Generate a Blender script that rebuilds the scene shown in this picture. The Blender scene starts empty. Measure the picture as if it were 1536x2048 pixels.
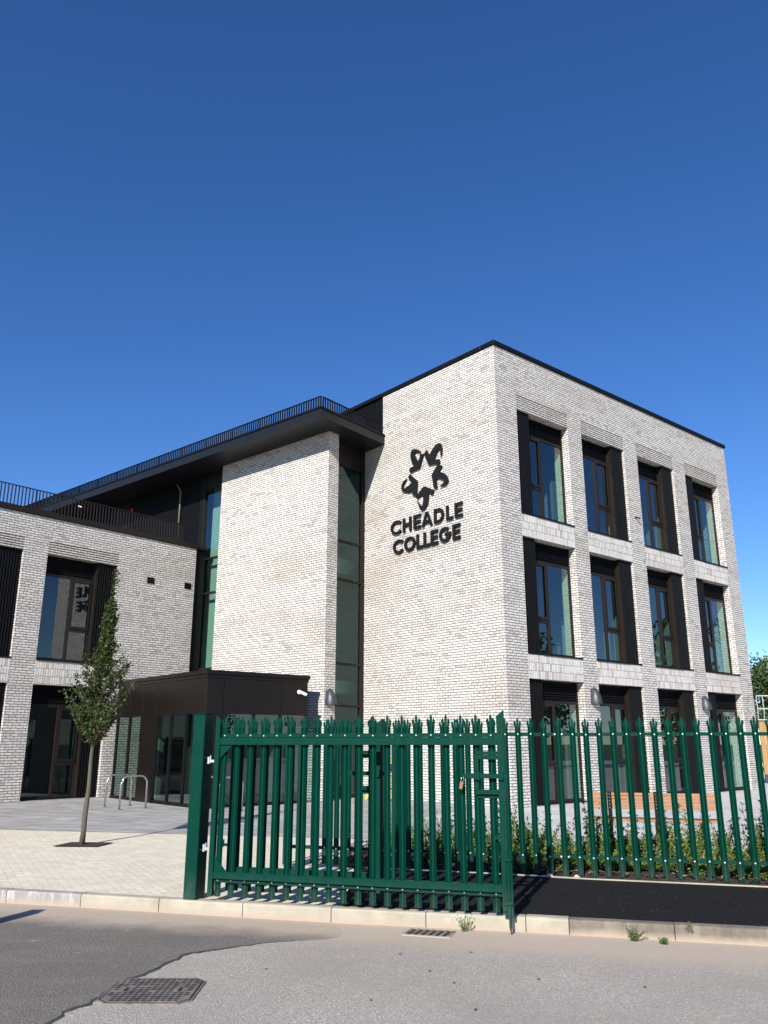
import bpy, math, random
from mathutils import Matrix, Vector
random.seed(7)
S = bpy.context.scene
COL = S.collection
R = math.radians
H = 1.65                                  # camera height above the footway
AZM, AZW = 0.86213, 0.70676               # headings of the main block and of the wing (clockwise from +Y)
def frame(ox, oy, az, oz=0.0):
    a = Vector((math.sin(az), math.cos(az), 0)); b = Vector((-math.cos(az), math.sin(az), 0))
    m = Matrix(((a.x, b.x, 0, ox), (a.y, b.y, 0, oy), (0, 0, 1, oz), (0, 0, 0, 1)))
    return m
FM = frame(3.285, 22.216, AZM)            # main block: x along window front, y along logo wall
FW = frame(-8.826, 26.575, AZW)           # wing: x along wing front, y back
ID = Matrix.Identity(4)
GD = math.atan2(0.15331, -0.04402)
FG = frame(-1.8019, 9.6090, GD)           # gate line (y points away from the street)
FF = frame(1.6550, 11.4262, math.atan2(0.16538, -0.04756))   # fence line

# ------------------------------------------------------------------ materials
class NT:
    def __init__(s, name, rough=.7, metal=0.0, col=(.5, .5, .5)):
        s.m = bpy.data.materials.new(name); s.m.use_nodes = True
        s.t = s.m.node_tree; s.b = s.t.nodes['Principled BSDF']
        s.b.inputs['Roughness'].default_value = rough; s.b.inputs['Metallic'].default_value = metal
        s.b.inputs['Base Color'].default_value = (*col, 1)
    def n(s, ty, **k):
        nd = s.t.nodes.new(ty)
        for a, v in k.items(): setattr(nd, a, v)
        return nd
    def put(s, sock, v):
        if isinstance(v, bpy.types.NodeSocket): s.t.links.new(v, sock)
        else: sock.default_value = v
    def math(s, op, a, b=0.0, c=0.0, clamp=False):
        nd = s.n('ShaderNodeMath', operation=op); nd.use_clamp = clamp
        s.put(nd.inputs[0], a); s.put(nd.inputs[1], b); s.put(nd.inputs[2], c)
        return nd.outputs[0]
    def xyz(s, x=0.0, y=0.0, z=0.0):
        nd = s.n('ShaderNodeCombineXYZ'); s.put(nd.inputs[0], x); s.put(nd.inputs[1], y); s.put(nd.inputs[2], z)
        return nd.outputs[0]
    def sep(s, v):
        nd = s.n('ShaderNodeSeparateXYZ'); s.put(nd.inputs[0], v); return nd.outputs
    def noise(s, vec, scale, detail=3.0, rough=.55):
        nd = s.n('ShaderNodeTexNoise'); s.put(nd.inputs['Vector'], vec)
        nd.inputs['Scale'].default_value = scale; nd.inputs['Detail'].default_value = detail
        nd.inputs['Roughness'].default_value = rough; return nd.outputs[0]
    def white(s, vec):
        nd = s.n('ShaderNodeTexWhiteNoise', noise_dimensions='3D'); s.put(nd.inputs['Vector'], vec); return nd.outputs[0]
    def ramp(s, fac, stops, interp='LINEAR'):
        nd = s.n('ShaderNodeValToRGB'); s.put(nd.inputs[0], fac); cr = nd.color_ramp; cr.interpolation = interp
        while len(cr.elements) < len(stops): cr.elements.new(.5)
        for e, (p, c) in zip(cr.elements, stops):
            e.position = p; e.color = (*c, 1) if isinstance(c, tuple) else (c, c, c, 1)
        return nd.outputs[0]
    def mix(s, f, a, b, mode='MIX'):
        nd = s.n('ShaderNodeMix', data_type='RGBA', blend_type=mode)
        s.put(nd.inputs[0], f)
        for i, v in ((6, a), (7, b)):
            s.put(nd.inputs[i], (*v, 1) if isinstance(v, tuple) else v)
        return nd.outputs[2]
    def pos(s): return s.n('ShaderNodeNewGeometry').outputs['Position']
    def obj(s): return s.n('ShaderNodeTexCoord').outputs['Object']
    def uv(s): return s.n('ShaderNodeTexCoord').outputs['UV']
    def color(s, c): s.put(s.b.inputs['Base Color'], (*c, 1) if isinstance(c, tuple) else c)
    def bump(s, h, dist=.01, st=1.0):
        nd = s.n('ShaderNodeBump'); s.put(nd.inputs['Height'], h); nd.inputs['Distance'].default_value = dist
        nd.inputs['Strength'].default_value = st; s.t.links.new(nd.outputs[0], s.b.inputs['Normal'])

def brick_mat(name, soldier=False):
    m = NT(name, .88)
    u, v, _ = m.sep(m.uv())
    if soldier:
        v = m.math('SUBTRACT', v, 3.325); row = m.math('FLOOR', m.math('DIVIDE', v, .225)); col = m.math('FLOOR', m.math('DIVIDE', u, .075))
        fu = m.math('FRACT', m.math('DIVIDE', u, .075)); fv = m.math('FRACT', m.math('DIVIDE', v, .225))
        eu, ev = .07, .024
    else:
        row = m.math('FLOOR', m.math('DIVIDE', v, .075))
        jit = m.math('MULTIPLY', m.white(m.xyz(row, 3.3, 0.0)), .22)
        off = m.math('ADD', m.math('MULTIPLY', m.math('MODULO', m.math('ADD', row, 1000.0), 2.0), .5), jit)
        uu = m.math('ADD', m.math('DIVIDE', u, .225), off)
        # now and then a half brick
        c0 = m.math('FLOOR', uu); half = m.math('GREATER_THAN', m.white(m.xyz(c0, row, 9.1)), .88)
        f0 = m.math('FRACT', uu); col = m.math('ADD', c0, m.math('MULTIPLY', half, m.math('MULTIPLY', m.math('GREATER_THAN', f0, .5), .5)))
        fu = m.mix(half, f0, m.math('FRACT', m.math('MULTIPLY', uu, 2.0)))
        fv = m.math('FRACT', m.math('DIVIDE', v, .075))
        eu, ev = .052, .175
    wob = m.math('MULTIPLY', m.math('SUBTRACT', m.noise(m.xyz(u, v, 0.0), 26, 2), .5), .9)
    def edge(f, e):
        d = m.math('SUBTRACT', .5, m.math('ABSOLUTE', m.math('SUBTRACT', f, .5)))
        return m.math('DIVIDE', d, e)
    d = m.math('MINIMUM', edge(fu, eu), edge(fv, ev))
    d = m.math('ADD', d, wob)
    mask = m.math('SUBTRACT', d, .55, clamp=True); mask = m.math('MULTIPLY', mask, 2.2, clamp=True)
    idv = m.xyz(col, row, 0.5)
    rnd = m.white(idv)
    big = m.noise(m.xyz(m.math('MULTIPLY', u, .35), m.math('MULTIPLY', v, 1.1), 4.0), 1.1, 5, .65)
    sel = m.math('ADD', rnd, m.math('MULTIPLY', m.math('SUBTRACT', big, .5), -1.0))
    bc = m.ramp(sel, [(0, (.675, .64, .585)), (.45, (.64, .60, .545)), (.70, (.60, .56, .505)), (.86, (.56, .52, .465)), (.96, (.49, .452, .41)), (1, (.40, .372, .345))])
    smu = m.noise(m.xyz(m.math('MULTIPLY', u, 14.0), m.math('MULTIPLY', v, 32.0), rnd), 1.0, 5, .72)
    thr = m.math('MULTIPLY', m.math('SUBTRACT', .56, big), .5)
    smu = m.math('SUBTRACT', smu, thr)
    bc = m.mix(m.math('MULTIPLY', m.ramp(smu, [(.50, 0.0), (.64, 1.0)]), .75), bc, (.24, .225, .215))
    tint = m.ramp(m.noise(m.xyz(m.math('MULTIPLY', u, .22), m.math('MULTIPLY', v, .9), 1.0), 1.3, 3), [(.5, 0.0), (.72, 1.0)])
    bc = m.mix(m.math('MULTIPLY', tint, .45), bc, (.50, .385, .275), 'MULTIPLY') if False else m.mix(m.math('MULTIPLY', tint, .55), bc, (.42, .36, .29))
    mort = m.mix(m.noise(m.xyz(u, v, 0.0), 7, 3), (.105, .096, .09), (.175, .162, .152))
    m.color(m.mix(mask, mort, bc))
    h = m.math('ADD', m.math('MULTIPLY', mask, 1.0), m.math('MULTIPLY', smu, .5))
    m.bump(h, .012, .75)
    return m.m
M_BRICK = brick_mat('pale_brick'); M_SOLD = brick_mat('pale_soldier_brick', True)

def simple(name, col, rough=.5, metal=0.0, var=.15, scale=6.0, bump=0.0, coord='obj', spec=None, stretch=None):
    m = NT(name, rough, metal)
    c = m.obj() if coord == 'obj' else m.pos()
    if stretch:
        x, y, z = m.sep(c); c = m.xyz(m.math('MULTIPLY', x, stretch[0]), m.math('MULTIPLY', y, stretch[1]), m.math('MULTIPLY', z, stretch[2]))
    nz = m.noise(c, scale, 4)
    lo = tuple(v * (1 - var) for v in col); hi = tuple(min(1, v * (1 + var)) for v in col)
    m.color(m.mix(nz, lo, hi))
    r = m.math('ADD', rough - .08, m.math('MULTIPLY', m.noise(c, scale * 2.3, 2), .16)); m.put(m.b.inputs['Roughness'], r)
    if bump: m.bump(m.noise(c, scale * 4, 3), bump)
    if spec is not None: m.b.inputs['Specular IOR Level'].default_value = spec
    return m.m
M_BRONZE = simple('bronze_metal', (.017, .0125, .010), .45, 0, .2, 2, spec=.2)
M_BLACK = simple('black_metal', (.006, .006, .0065), .5, 0, .2, 3, spec=.16)
M_EAVE = simple('dark_grey_metal', (.010, .0105, .0125), .42, 0, .2, 1.5, spec=.3)
M_BOX = simple('brown_metal_panel', (.0085, .0062, .0050), .34, 0, .25, 1.2, spec=.25)
def green_mat():
    m = NT('green_powder_coat', .36); p = m.pos(); x, y, z = m.sep(p)
    k = m.mix(m.noise(p, 5, 3), (.0005, .031, .020), (.0012, .040, .026))
    du = m.noise(m.xyz(m.math('MULTIPLY', x, 9), m.math('MULTIPLY', y, 9), m.math('MULTIPLY', z, 5)), 1.6, 5, .7)
    low = m.math('SUBTRACT', 1.0, m.math('DIVIDE', z, .30, clamp=True), clamp=True)
    k = m.mix(m.math('MULTIPLY', low, m.ramp(du, [(.35, .15), (.7, .55)])), k, (.075, .105, .085))
    k = m.mix(m.ramp(m.noise(p, 38, 4, .7), [(.69, 0.0), (.76, .35)]), k, (.05, .085, .07))
    m.color(k); m.b.inputs['Specular IOR Level'].default_value = .1
    m.put(m.b.inputs['Roughness'], m.ramp(du, [(.3, .28), (.7, .5)])); return m.m
M_GREEN = green_mat()
M_STEEL = simple('brushed_steel', (.50, .50, .49), .32, .9, .15, 8)
M_GALV = simple('galvanised_steel', (.52, .54, .55), .45, .7, .2, 20)
M_BOLT = simple('zinc_bolt', (.55, .58, .57), .4, .35, .1, 30)
M_BRASS = simple('aged_brass', (.23, .135, .075), .5, .4, .3, 60)
M_WHITE = simple('white_plastic', (.8, .8, .79), .4, 0, .03, 5)
M_RED = simple('red_plastic', (.45, .02, .02), .4, 0, .1, 5)
M_LAMP = simple('grey_lamp_metal', (.045, .048, .053), .45, .3, .15, 8)
M_OPAL = simple('opal_diffuser', (.6, .6, .58), .3, 0, .05, 5)
M_LENS = simple('dark_lens', (.01, .01, .012), .1, 0, .1, 5)
M_SIGN = simple('charcoal_sign_metal', (.010, .0105, .0105), .55, 0, .15, 6, spec=.2)
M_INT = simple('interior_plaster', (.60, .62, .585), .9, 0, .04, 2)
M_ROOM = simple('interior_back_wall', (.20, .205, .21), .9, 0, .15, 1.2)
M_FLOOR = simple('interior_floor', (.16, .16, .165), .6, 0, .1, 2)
M_CEIL = simple('interior_ceiling', (.5, .5, .49), .9, 0, .05, 2)
M_ROOF = simple('roof_membrane', (.10, .10, .105), .85, 0, .2, 2)
M_YEL = simple('yellow_paint', (.62, .42, .10), .55, 0, .3, 6)
M_WOODF = simple('fence_timber', (.34, .20, .08), .8, 0, .35, 5, .004, stretch=(6, 6, .6))
M_BARK = simple('tree_bark', (.085, .073, .054), .9, 0, .45, 14, .004, stretch=(1, 1, .35))
M_TWIG = simple('twig', (.10, .07, .045), .9, 0, .3, 14)
M_STONE = simple('pale_stone', (.50, .40, .32), .85, 0, .25, 20, .004)

def bench_mat():
    m = NT('bench_hardwood', .6); c = m.obj(); x, y, z = m.sep(c)
    w = m.noise(m.xyz(m.math('MULTIPLY', x, 1.5), m.math('MULTIPLY', y, 30), m.math('MULTIPLY', z, 30)), 1.4, 4)
    m.color(m.ramp(w, [(.3, (.25, .115, .05)), (.6, (.37, .19, .09)), (.8, (.45, .26, .14))])); return m.m
M_BENCH = bench_mat()

def glass_mat(name, tint, boost=1.0, gc=(.92, .97, 1)):
    m = NT(name); t = m.t; t.nodes.remove(m.b); out = t.nodes['Material Output']
    tr = m.n('ShaderNodeBsdfTransparent'); tr.inputs[0].default_value = (*tint, 1)
    gl = m.n('ShaderNodeBsdfGlossy'); gl.inputs['Roughness'].default_value = .0; gl.inputs[0].default_value = (*gc, 1)
    bm = m.n('ShaderNodeBump'); bm.inputs['Distance'].default_value = .012; bm.inputs['Strength'].default_value = .04
    m.put(bm.inputs['Height'], m.noise(m.obj(), .9, 1)); t.links.new(bm.outputs[0], gl.inputs['Normal'])
    fr = m.n('ShaderNodeFresnel'); bf = m.n('ShaderNodeNewGeometry').outputs['Backfacing']
    m.put(fr.inputs[0], m.math('ADD', 1.62, m.math('MULTIPLY', bf, 1 / 1.62 - 1.62)))
    f = m.math('MULTIPLY', fr.outputs[0], boost, clamp=True)
    mx = m.n('ShaderNodeMixShader'); t.links.new(f, mx.inputs[0]); t.links.new(tr.outputs[0], mx.inputs[1]); t.links.new(gl.outputs[0], mx.inputs[2])
    t.links.new(mx.outputs[0], out.inputs[0]); return m.m
M_GLASS = glass_mat('green_tinted_glass', (.42, .61, .54), 1.9)

M_GLASS2 = glass_mat('stair_glass', (.42, .61, .54), 1.25, (.62, .82, .84))
def leaf_mat(name, a, b, c):
    m = NT(name, .5); g = m.n('ShaderNodeNewGeometry')
    m.color(m.ramp(g.outputs['Random Per Island'], [(0, a), (.55, b), (1, c)]))
    t = m.t; out = t.nodes['Material Output']
    tl = m.n('ShaderNodeBsdfTranslucent'); tl.inputs[0].default_value = (b[0] * 1.6, b[1] * 1.8, b[2] * .8, 1)
    mx = m.n('ShaderNodeMixShader'); mx.inputs[0].default_value = .22
    t.links.new(m.b.outputs[0], mx.inputs[1]); t.links.new(tl.outputs[0], mx.inputs[2]); t.links.new(mx.outputs[0], out.inputs[0])
    m.b.inputs['Specular IOR Level'].default_value = .35
    return m.m
M_LEAF = leaf_mat('hornbeam_leaf', (.018, .034, .007), (.034, .056, .011), (.085, .10, .024))
M_SHRUB = leaf_mat('shrub_leaf', (.05, .088, .014), (.115, .17, .028), (.23, .285, .07))
M_FARLEAF = leaf_mat('far_leaf', (.03, .055, .012), (.055, .09, .02), (.10, .13, .035))
M_WEED = leaf_mat('weed_leaf', (.06, .09, .02), (.10, .14, .04), (.16, .18, .06))
M_DEAD = leaf_mat('dry_leaf', (.06, .035, .015), (.10, .06, .03), (.18, .12, .06))

def ground_mats():
    o = {}
    # road: pale worn asphalt with silt along the gutter
    for nm, base, seam in (('road_asphalt', (.375, .338, .292), 0), ('patch_asphalt', (.172, .156, .137), 1)):
        m = NT(nm, .9); m.b.inputs['Specular IOR Level'].default_value = .15; p = m.pos(); x, y, z = m.sep(p)
        sp = m.n('ShaderNodeTexVoronoi'); m.put(sp.inputs['Vector'], p); sp.inputs['Scale'].default_value = 95
        stone = m.white(sp.outputs['Position'])
        k = m.ramp(stone, [(0, tuple(v * .74 for v in base)), (.5, base), (.9, tuple(v * 1.16 for v in base)), (1, tuple(min(1, v * 1.7) for v in base))])
        lg = m.noise(p, .9, 5, .6)
        k = m.mix(m.ramp(lg, [(.35, 0.0), (.7, .6)]), k, tuple(v * .78 for v in base))
        sp2 = m.noise(p, 5.0, 3, .5); k = m.mix(m.ramp(sp2, [(.66, 0.0), (.76, .3)]), k, (.42, .38, .32))
        lg2 = m.noise(m.xyz(m.math('MULTIPLY', x, .5), m.math('MULTIPLY', y, 2.2), 0.0), 1.7, 4)
        k = m.mix(m.ramp(lg2, [(.5, 0.0), (.75, .12 if seam else .32)]), k, (.36, .31, .25))
        # distance in front of the kerb line y = 9.20 - .27 x
        d = m.math('SUBTRACT', m.math('SUBTRACT', 9.12, m.math('MULTIPLY', x, .262)), y)
        d = m.math('ADD', d, m.math('MULTIPLY', m.math('SUBTRACT', m.noise(p, 2.3, 4), .5), .5))
        wide = 1.2 if not seam else .98
        silt = m.ramp(m.math('DIVIDE', d, wide), [(0, 1.0), (.5, .95), (.72, .5), (1, 0.0)])
        siltc = m.mix(m.noise(p, 30, 3), (.37, .30, .235), (.48, .40, .315))
        k = m.mix(m.math('MULTIPLY', silt, .92), k, siltc)
        m.color(k)
        hgt = m.math('MULTIPLY', m.math('SUBTRACT', 1.0, silt), sp.outputs['Distance'])
        m.bump(hgt, .03, .35); o[nm] = m.m
    m = NT('tarmac', .9); m.b.inputs['Specular IOR Level'].default_value = .12; p = m.pos()
    sp = m.n('ShaderNodeTexVoronoi'); m.put(sp.inputs['Vector'], p); sp.inputs['Scale'].default_value = 120
    st = m.white(sp.outputs['Position'])
    x, y, z = m.sep(p)
    k = m.ramp(st, [(0, (.008, .008, .008)), (.7, (.014, .0135, .0135)), (.9975, (.022, .022, .022)), (1, (.28, .27, .25))])
    sc = m.noise(m.xyz(m.math('ADD', m.math('MULTIPLY', x, 1.4), m.math('MULTIPLY', y, .4)), m.math('MULTIPLY', y, 9), 0.0), 1.3, 5, .7)
    k = m.mix(m.ramp(sc, [(.56, 0.0), (.74, .3)]), k, (.055, .053, .052)); m.color(k); m.bump(sp.outputs['Distance'], .012, .5); o['tarmac'] = m.m
    # cream block paving (herring-bone)
    m = NT('cream_paving', .9); m.b.inputs['Specular IOR Level'].default_value = .15; p = m.pos(); x, y, z = m.sep(p)
    a = R(28); cu = m.math('ADD', m.math('MULTIPLY', x, math.cos(a)), m.math('MULTIPLY', y, math.sin(a)))
    cv = m.math('SUBTRACT', m.math('MULTIPLY', y, math.cos(a)), m.math('MULTIPLY', x, math.sin(a)))
    def cells(u, v, w):
        u = m.math('DIVIDE', u, w); v = m.math('DIVIDE', v, w)
        fx = m.math('FLOOR', u); fy = m.math('FLOOR', v)
        # 2x1 herring-bone: k = (fx - fy) mod 4 ; 0,1 horizontal pair, 2,3 vertical pair
        k = m.math('FLOORED_MODULO', m.math('SUBTRACT', fx, fy), 4.0)
        lx = m.math('FRACT', u); ly = m.math('FRACT', v)
        horiz = m.math('LESS_THAN', k, 1.5)
        second = m.math('GREATER_THAN', m.math('MODULO', k, 2.0), .5)
        # the long coordinate 0..2, the short 0..1
        lh = m.math('ADD', lx, second)
        secv = m.math('LESS_THAN', m.math('MODULO', k, 2.0), .5)
        lv = m.math('ADD', ly, m.math('SUBTRACT', 1.0, secv)) if False else m.math('ADD', ly, m.math('SUBTRACT', 1.0, second))
        long = m.mix(horiz, lv, lh); short = m.mix(horiz, lx, ly)
        dl = m.math('MINIMUM', long, m.math('SUBTRACT', 2.0, long)); ds = m.math('MINIMUM', short, m.math('SUBTRACT', 1.0, short))
        ax = m.math('SUBTRACT', fx, m.math('MULTIPLY', horiz, second)); ay = m.math('SUBTRACT', fy, m.math('MULTIPLY', m.math('SUBTRACT', 1.0, horiz), m.math('SUBTRACT', 1.0, second)))
        return m.math('MINIMUM', dl, ds), m.white(m.xyz(ax, ay, 1.0))
    dd, rn = cells(cu, cv, .105)
    joint = m.math('SUBTRACT', 1.0, m.math('DIVIDE', dd, .045, clamp=True), clamp=True)
    k = m.ramp(rn, [(0, (.58, .52, .40)), (.5, (.63, .57, .45)), (1, (.68, .62, .50))])
    k = m.mix(m.ramp(m.noise(p, .8, 5), [(.4, 0.0), (.75, .4)]), k, (.52, .46, .36))
    fade = m.ramp(m.noise(p, 1.1, 3), [(.35, .25), (.65, .95)])
    k = m.mix(m.math('MULTIPLY', joint, fade), k, (.27, .23, .18)); m.color(k)
    m.bump(m.math('SUBTRACT', 1.0, joint), .006, .5); o['cream'] = m.m
    # grey setts laid in rows, streaky
    m = NT('grey_paving', .9); m.b.inputs['Specular IOR Level'].default_value = .15; p = m.pos(); x, y, z = m.sep(p)
    a = R(-8); cu = m.math('ADD', m.math('MULTIPLY', x, math.cos(a)), m.math('MULTIPLY', y, math.sin(a)))
    cv = m.math('SUBTRACT', m.math('MULTIPLY', y, math.cos(a)), m.math('MULTIPLY', x, math.sin(a)))
    row = m.math('FLOOR', m.math('DIVIDE', cv, .2)); fv = m.math('FRACT', m.math('DIVIDE', cv, .2))
    uu = m.math('ADD', m.math('DIVIDE', cu, .4), m.math('MULTIPLY', m.white(m.xyz(row, 1.0, 0.0)), .9))
    col = m.math('FLOOR', uu); rn = m.white(m.xyz(col, row, 2.0))
    k = m.ramp(rn, [(0, (.235, .228, .218)), (.45, (.285, .277, .265)), (.8, (.33, .32, .305)), (1, (.40, .385, .36))])
    st = m.noise(m.xyz(m.math('MULTIPLY', cu, .5), m.math('MULTIPLY', cv, 3.4), 0.0), 1.6, 6, .7)
    k = m.mix(m.ramp(st, [(.45, 0.0), (.75, .6)]), k, (.50, .48, .44))
    e = m.math('MINIMUM', fv, m.math('SUBTRACT', 1.0, fv)); j = m.math('SUBTRACT', 1.0, m.math('DIVIDE', e, .06, clamp=True), clamp=True)
    k = m.mix(m.math('MULTIPLY', j, .6), k, (.14, .14, .14)); m.color(k); o['grey'] = m.m
    m = NT('pale_paving', .9); m.b.inputs['Specular IOR Level'].default_value = .15; p = m.pos(); x, y, z = m.sep(p)
    a = R(-16); cu = m.math('ADD', m.math('MULTIPLY', x, math.cos(a)), m.math('MULTIPLY', y, math.sin(a)))
    cv = m.math('SUBTRACT', m.math('MULTIPLY', y, math.cos(a)), m.math('MULTIPLY', x, math.sin(a)))
    row = m.math('FLOOR', m.math('DIVIDE', cv, .45)); fv = m.math('FRACT', m.math('DIVIDE', cv, .45))
    uu = m.math('ADD', m.math('DIVIDE', cu, .6), m.math('MULTIPLY', m.math('MODULO', row, 2.0), .5)); fu = m.math('FRACT', uu)
    rn = m.white(m.xyz(m.math('FLOOR', uu), row, 0.0))
    k = m.ramp(rn, [(0, (.46, .45, .43)), (1, (.56, .55, .52))])
    k = m.mix(m.ramp(m.noise(p, 1.4, 5), [(.4, 0.0), (.8, .5)]), k, (.40, .385, .36))
    e = m.math('MINIMUM', m.math('MINIMUM', fv, m.math('SUBTRACT', 1.0, fv)), m.math('MINIMUM', fu, m.math('SUBTRACT', 1.0, fu)))
    j = m.math('SUBTRACT', 1.0, m.math('DIVIDE', e, .02, clamp=True), clamp=True)
    m.color(m.mix(j, k, (.24, .23, .22))); o['pale'] = m.m
    for nm, c1, c2, st in (('kerb_new', (.28, .25, .19), (.43, .39, .305), .6), ('kerb_old', (.11, .092, .07), (.24, .205, .16), .95), ('kerb_grey', (.20, .185, .165), (.34, .315, .28), .6)):
        m = NT(nm, .9); p = m.pos(); x, y, z = m.sep(p)
        n1 = m.noise(p, 3.0, 6, .65)
        k = m.mix(m.ramp(n1, [(.3, 0.0), (.7, 1.0)]), c1, c2)
        dr = m.noise(m.xyz(m.math('MULTIPLY', x, 14), m.math('MULTIPLY', y, 14), m.math('MULTIPLY', z, 3)), 1.0, 4)
        k = m.mix(m.ramp(dr, [(.5, 0.0), (.72, st)]), k, (.12, .10, .075) if nm == 'kerb_old' else ((.55, .53, .49) if nm == 'kerb_grey' else (.36, .31, .23)))
        low = m.ramp(m.math('ADD', m.math('DIVIDE', z, .14), m.math('MULTIPLY', n1, .5)), [(-.0, 0.0), (1, 0.0)])
        fl = m.math('ADD', m.math('MULTIPLY', z, -14.0), m.math('SUBTRACT', n1, 1.45), clamp=True)
        k = m.mix(fl, k, (.36, .29, .22)); m.color(k); m.bump(m.noise(p, 60, 4), .006, .6); o[nm] = m.m
    m = NT('mulch', .95); p = m.pos(); n1 = m.noise(p, 22, 5, .7)
    m.color(m.ramp(n1, [(.35, (.016, .010, .007)), (.55, (.055, .034, .022)), (.72, (.12, .075, .048))])); m.bump(n1, .06, 1); o['mulch'] = m.m
    m = NT('cast_iron', .55, .3); p = m.obj(); n1 = m.noise(p, 9, 5)
    m.color(m.ramp(n1, [(.30, (.06, .05, .047)), (.42, (.17, .142, .128)), (.62, (.25, .212, .188)), (.75, (.36, .31, .265))])); m.bump(m.noise(p, 120, 3), .003); o['iron'] = m.m
    m = NT('far_ground', .95); p = m.pos(); m.color(m.mix(m.noise(p, .4, 5), (.05, .07, .025), (.10, .11, .05))); o['far'] = m.m
    return o
G = ground_mats()
M_DARKHOLE = simple('gully_dark', (.006, .006, .006), .9)

# ------------------------------------------------------------------ mesh helpers
class MB:
    def __init__(s): s.v = []; s.f = []; s.mi = []
    def face(s, pts, mi=0):
        b = len(s.v); s.v += [tuple(p) for p in pts]; s.f.append(tuple(range(b, b + len(pts)))); s.mi.append(mi); return s
    def box(s, x0, x1, y0, y1, z0, z1, mi=0):
        b = len(s.v)
        s.v += [(x0, y0, z0), (x1, y0, z0), (x1, y1, z0), (x0, y1, z0), (x0, y0, z1), (x1, y0, z1), (x1, y1, z1), (x0, y1, z1)]
        for q in ((0, 3, 2, 1), (4, 5, 6, 7), (0, 1, 5, 4), (1, 2, 6, 5), (2, 3, 7, 6), (3, 0, 4, 7)):
            s.f.append(tuple(b + i for i in q)); s.mi.append(mi)
        return s
    def prism(s, poly, axis, a, b, mi=0):
        """extrude a 2-D polygon along an axis from a to b; axis 'x' uses (y,z), 'y' uses (x,z), 'z' uses (x,y)"""
        def P(p, t): return (t, p[0], p[1]) if axis == 'x' else ((p[0], t, p[1]) if axis == 'y' else (p[0], p[1], t))
        n = len(poly); s0 = len(s.v)
        s.v += [P(p, a) for p in poly] + [P(p, b) for p in poly]
        area = sum(poly[i][0] * poly[(i + 1) % n][1] - poly[(i + 1) % n][0] * poly[i][1] for i in range(n))
        flip = (area > 0) ^ (axis == 'y') ^ (b < a)
        lo = list(range(s0, s0 + n)); hi = list(range(s0 + n, s0 + 2 * n))
        if flip: lo = lo[::-1]
        else: hi = hi[::-1]
        s.f += [tuple(lo), tuple(hi)]; s.mi += [mi, mi]
        for i in range(n):
            j = (i + 1) % n; q = (s0 + i, s0 + j, s0 + n + j, s0 + n + i)
            s.f.append(q if flip else q[::-1]); s.mi.append(mi)
        return s
    def tube(s, pts, rad, n=8, mi=0, cap=True):
        pts = [Vector(p) for p in pts]; rings = []
        for i, p in enumerate(pts):
            d = (pts[min(i + 1, len(pts) - 1)] - pts[max(i - 1, 0)])
            d = d.normalized() if d.length else Vector((0, 0, 1))
            a = d.cross(Vector((0, 0, 1)) if abs(d.z) < .9 else Vector((1, 0, 0))).normalized(); b = d.cross(a)
            r = rad[i] if isinstance(rad, (list, tuple)) else rad; base = len(s.v)
            for k in range(n):
                t = 2 * math.pi * k / n; s.v.append(tuple(p + (a * math.cos(t) + b * math.sin(t)) * r))
            rings.append(base)
        for i in range(len(rings) - 1):
            for k in range(n):
                k2 = (k + 1) % n; s.f.append((rings[i] + k, rings[i + 1] + k, rings[i + 1] + k2, rings[i] + k2)); s.mi.append(mi)
        if cap:
            s.f.append(tuple(rings[0] + k for k in range(n))); s.f.append(tuple(rings[-1] + k for k in range(n))[::-1]); s.mi += [mi, mi]
        return s
    def lathe(s, prof, c=(0, 0, 0), n=16, mi=0):
        base = len(s.v)
        for r, z in prof:
            for k in range(n):
                t = 2 * math.pi * k / n; s.v.append((c[0] + r * math.cos(t), c[1] + r * math.sin(t), c[2] + z))
        for i in range(len(prof) - 1):
            for k in range(n):
                k2 = (k + 1) % n; a = base + i * n; b = a + n; s.f.append((a + k, a + k2, b + k2, b + k)); s.mi.append(mi)
        return s
    def build(s, name, mats, parent=None, fr=ID, smooth=False, uv=True, bevel=0.0, **tags):
        me = bpy.data.meshes.new(name); me.from_pydata(s.v, [], s.f)
        if not isinstance(mats, (list, tuple)): mats = [mats]
        for m in mats: me.materials.append(m)
        me.polygons.foreach_set('material_index', s.mi)
        if uv and len(s.f) < 20000:
            L = me.uv_layers.new(name='UVMap'); d = L.data
            for p in me.polygons:
                n = p.normal; a = (abs(n.x), abs(n.y), abs(n.z)); k = a.index(max(a))
                for li in p.loop_indices:
                    c = me.vertices[me.loops[li].vertex_index].co
                    d[li].uv = (c.y, c.z) if k == 0 else ((c.x, c.z) if k == 1 else (c.x, c.y))
        if smooth: me.polygons.foreach_set('use_smooth', [True] * len(me.polygons))
        me.update(); o = bpy.data.objects.new(name, me)
        if bevel:
            b = o.modifiers.new('bevel', 'BEVEL'); b.width = bevel; b.segments = 1; b.limit_method = 'ANGLE'
        return link(o, parent, fr, **tags)
WM = {}
def link(o, parent=None, fr=ID, **tags):
    COL.objects.link(o); WM[o.name] = fr.copy()
    if parent is not None:
        o.parent = parent; o.matrix_basis = WM[parent.name].inverted() @ fr
    else: o.matrix_basis = fr
    for k, v in tags.items(): o[k] = v
    return o
def thing(name, label, cat, fr=ID, group=None):
    o = bpy.data.objects.new(name, None); o.empty_display_size = .2
    link(o, None, fr, label=label, category=cat)
    if group: o['group'] = group
    return o
def struct(name, mb, mat, **k): return mb.build(name, mat, kind='structure', **k)
def T(x, y, z=0.0, rz=0.0): return Matrix.Translation((x, y, z)) @ Matrix.Rotation(rz, 4, 'Z')
def kids(o): return [c for c in COL.objects if c.parent == o]
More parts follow.
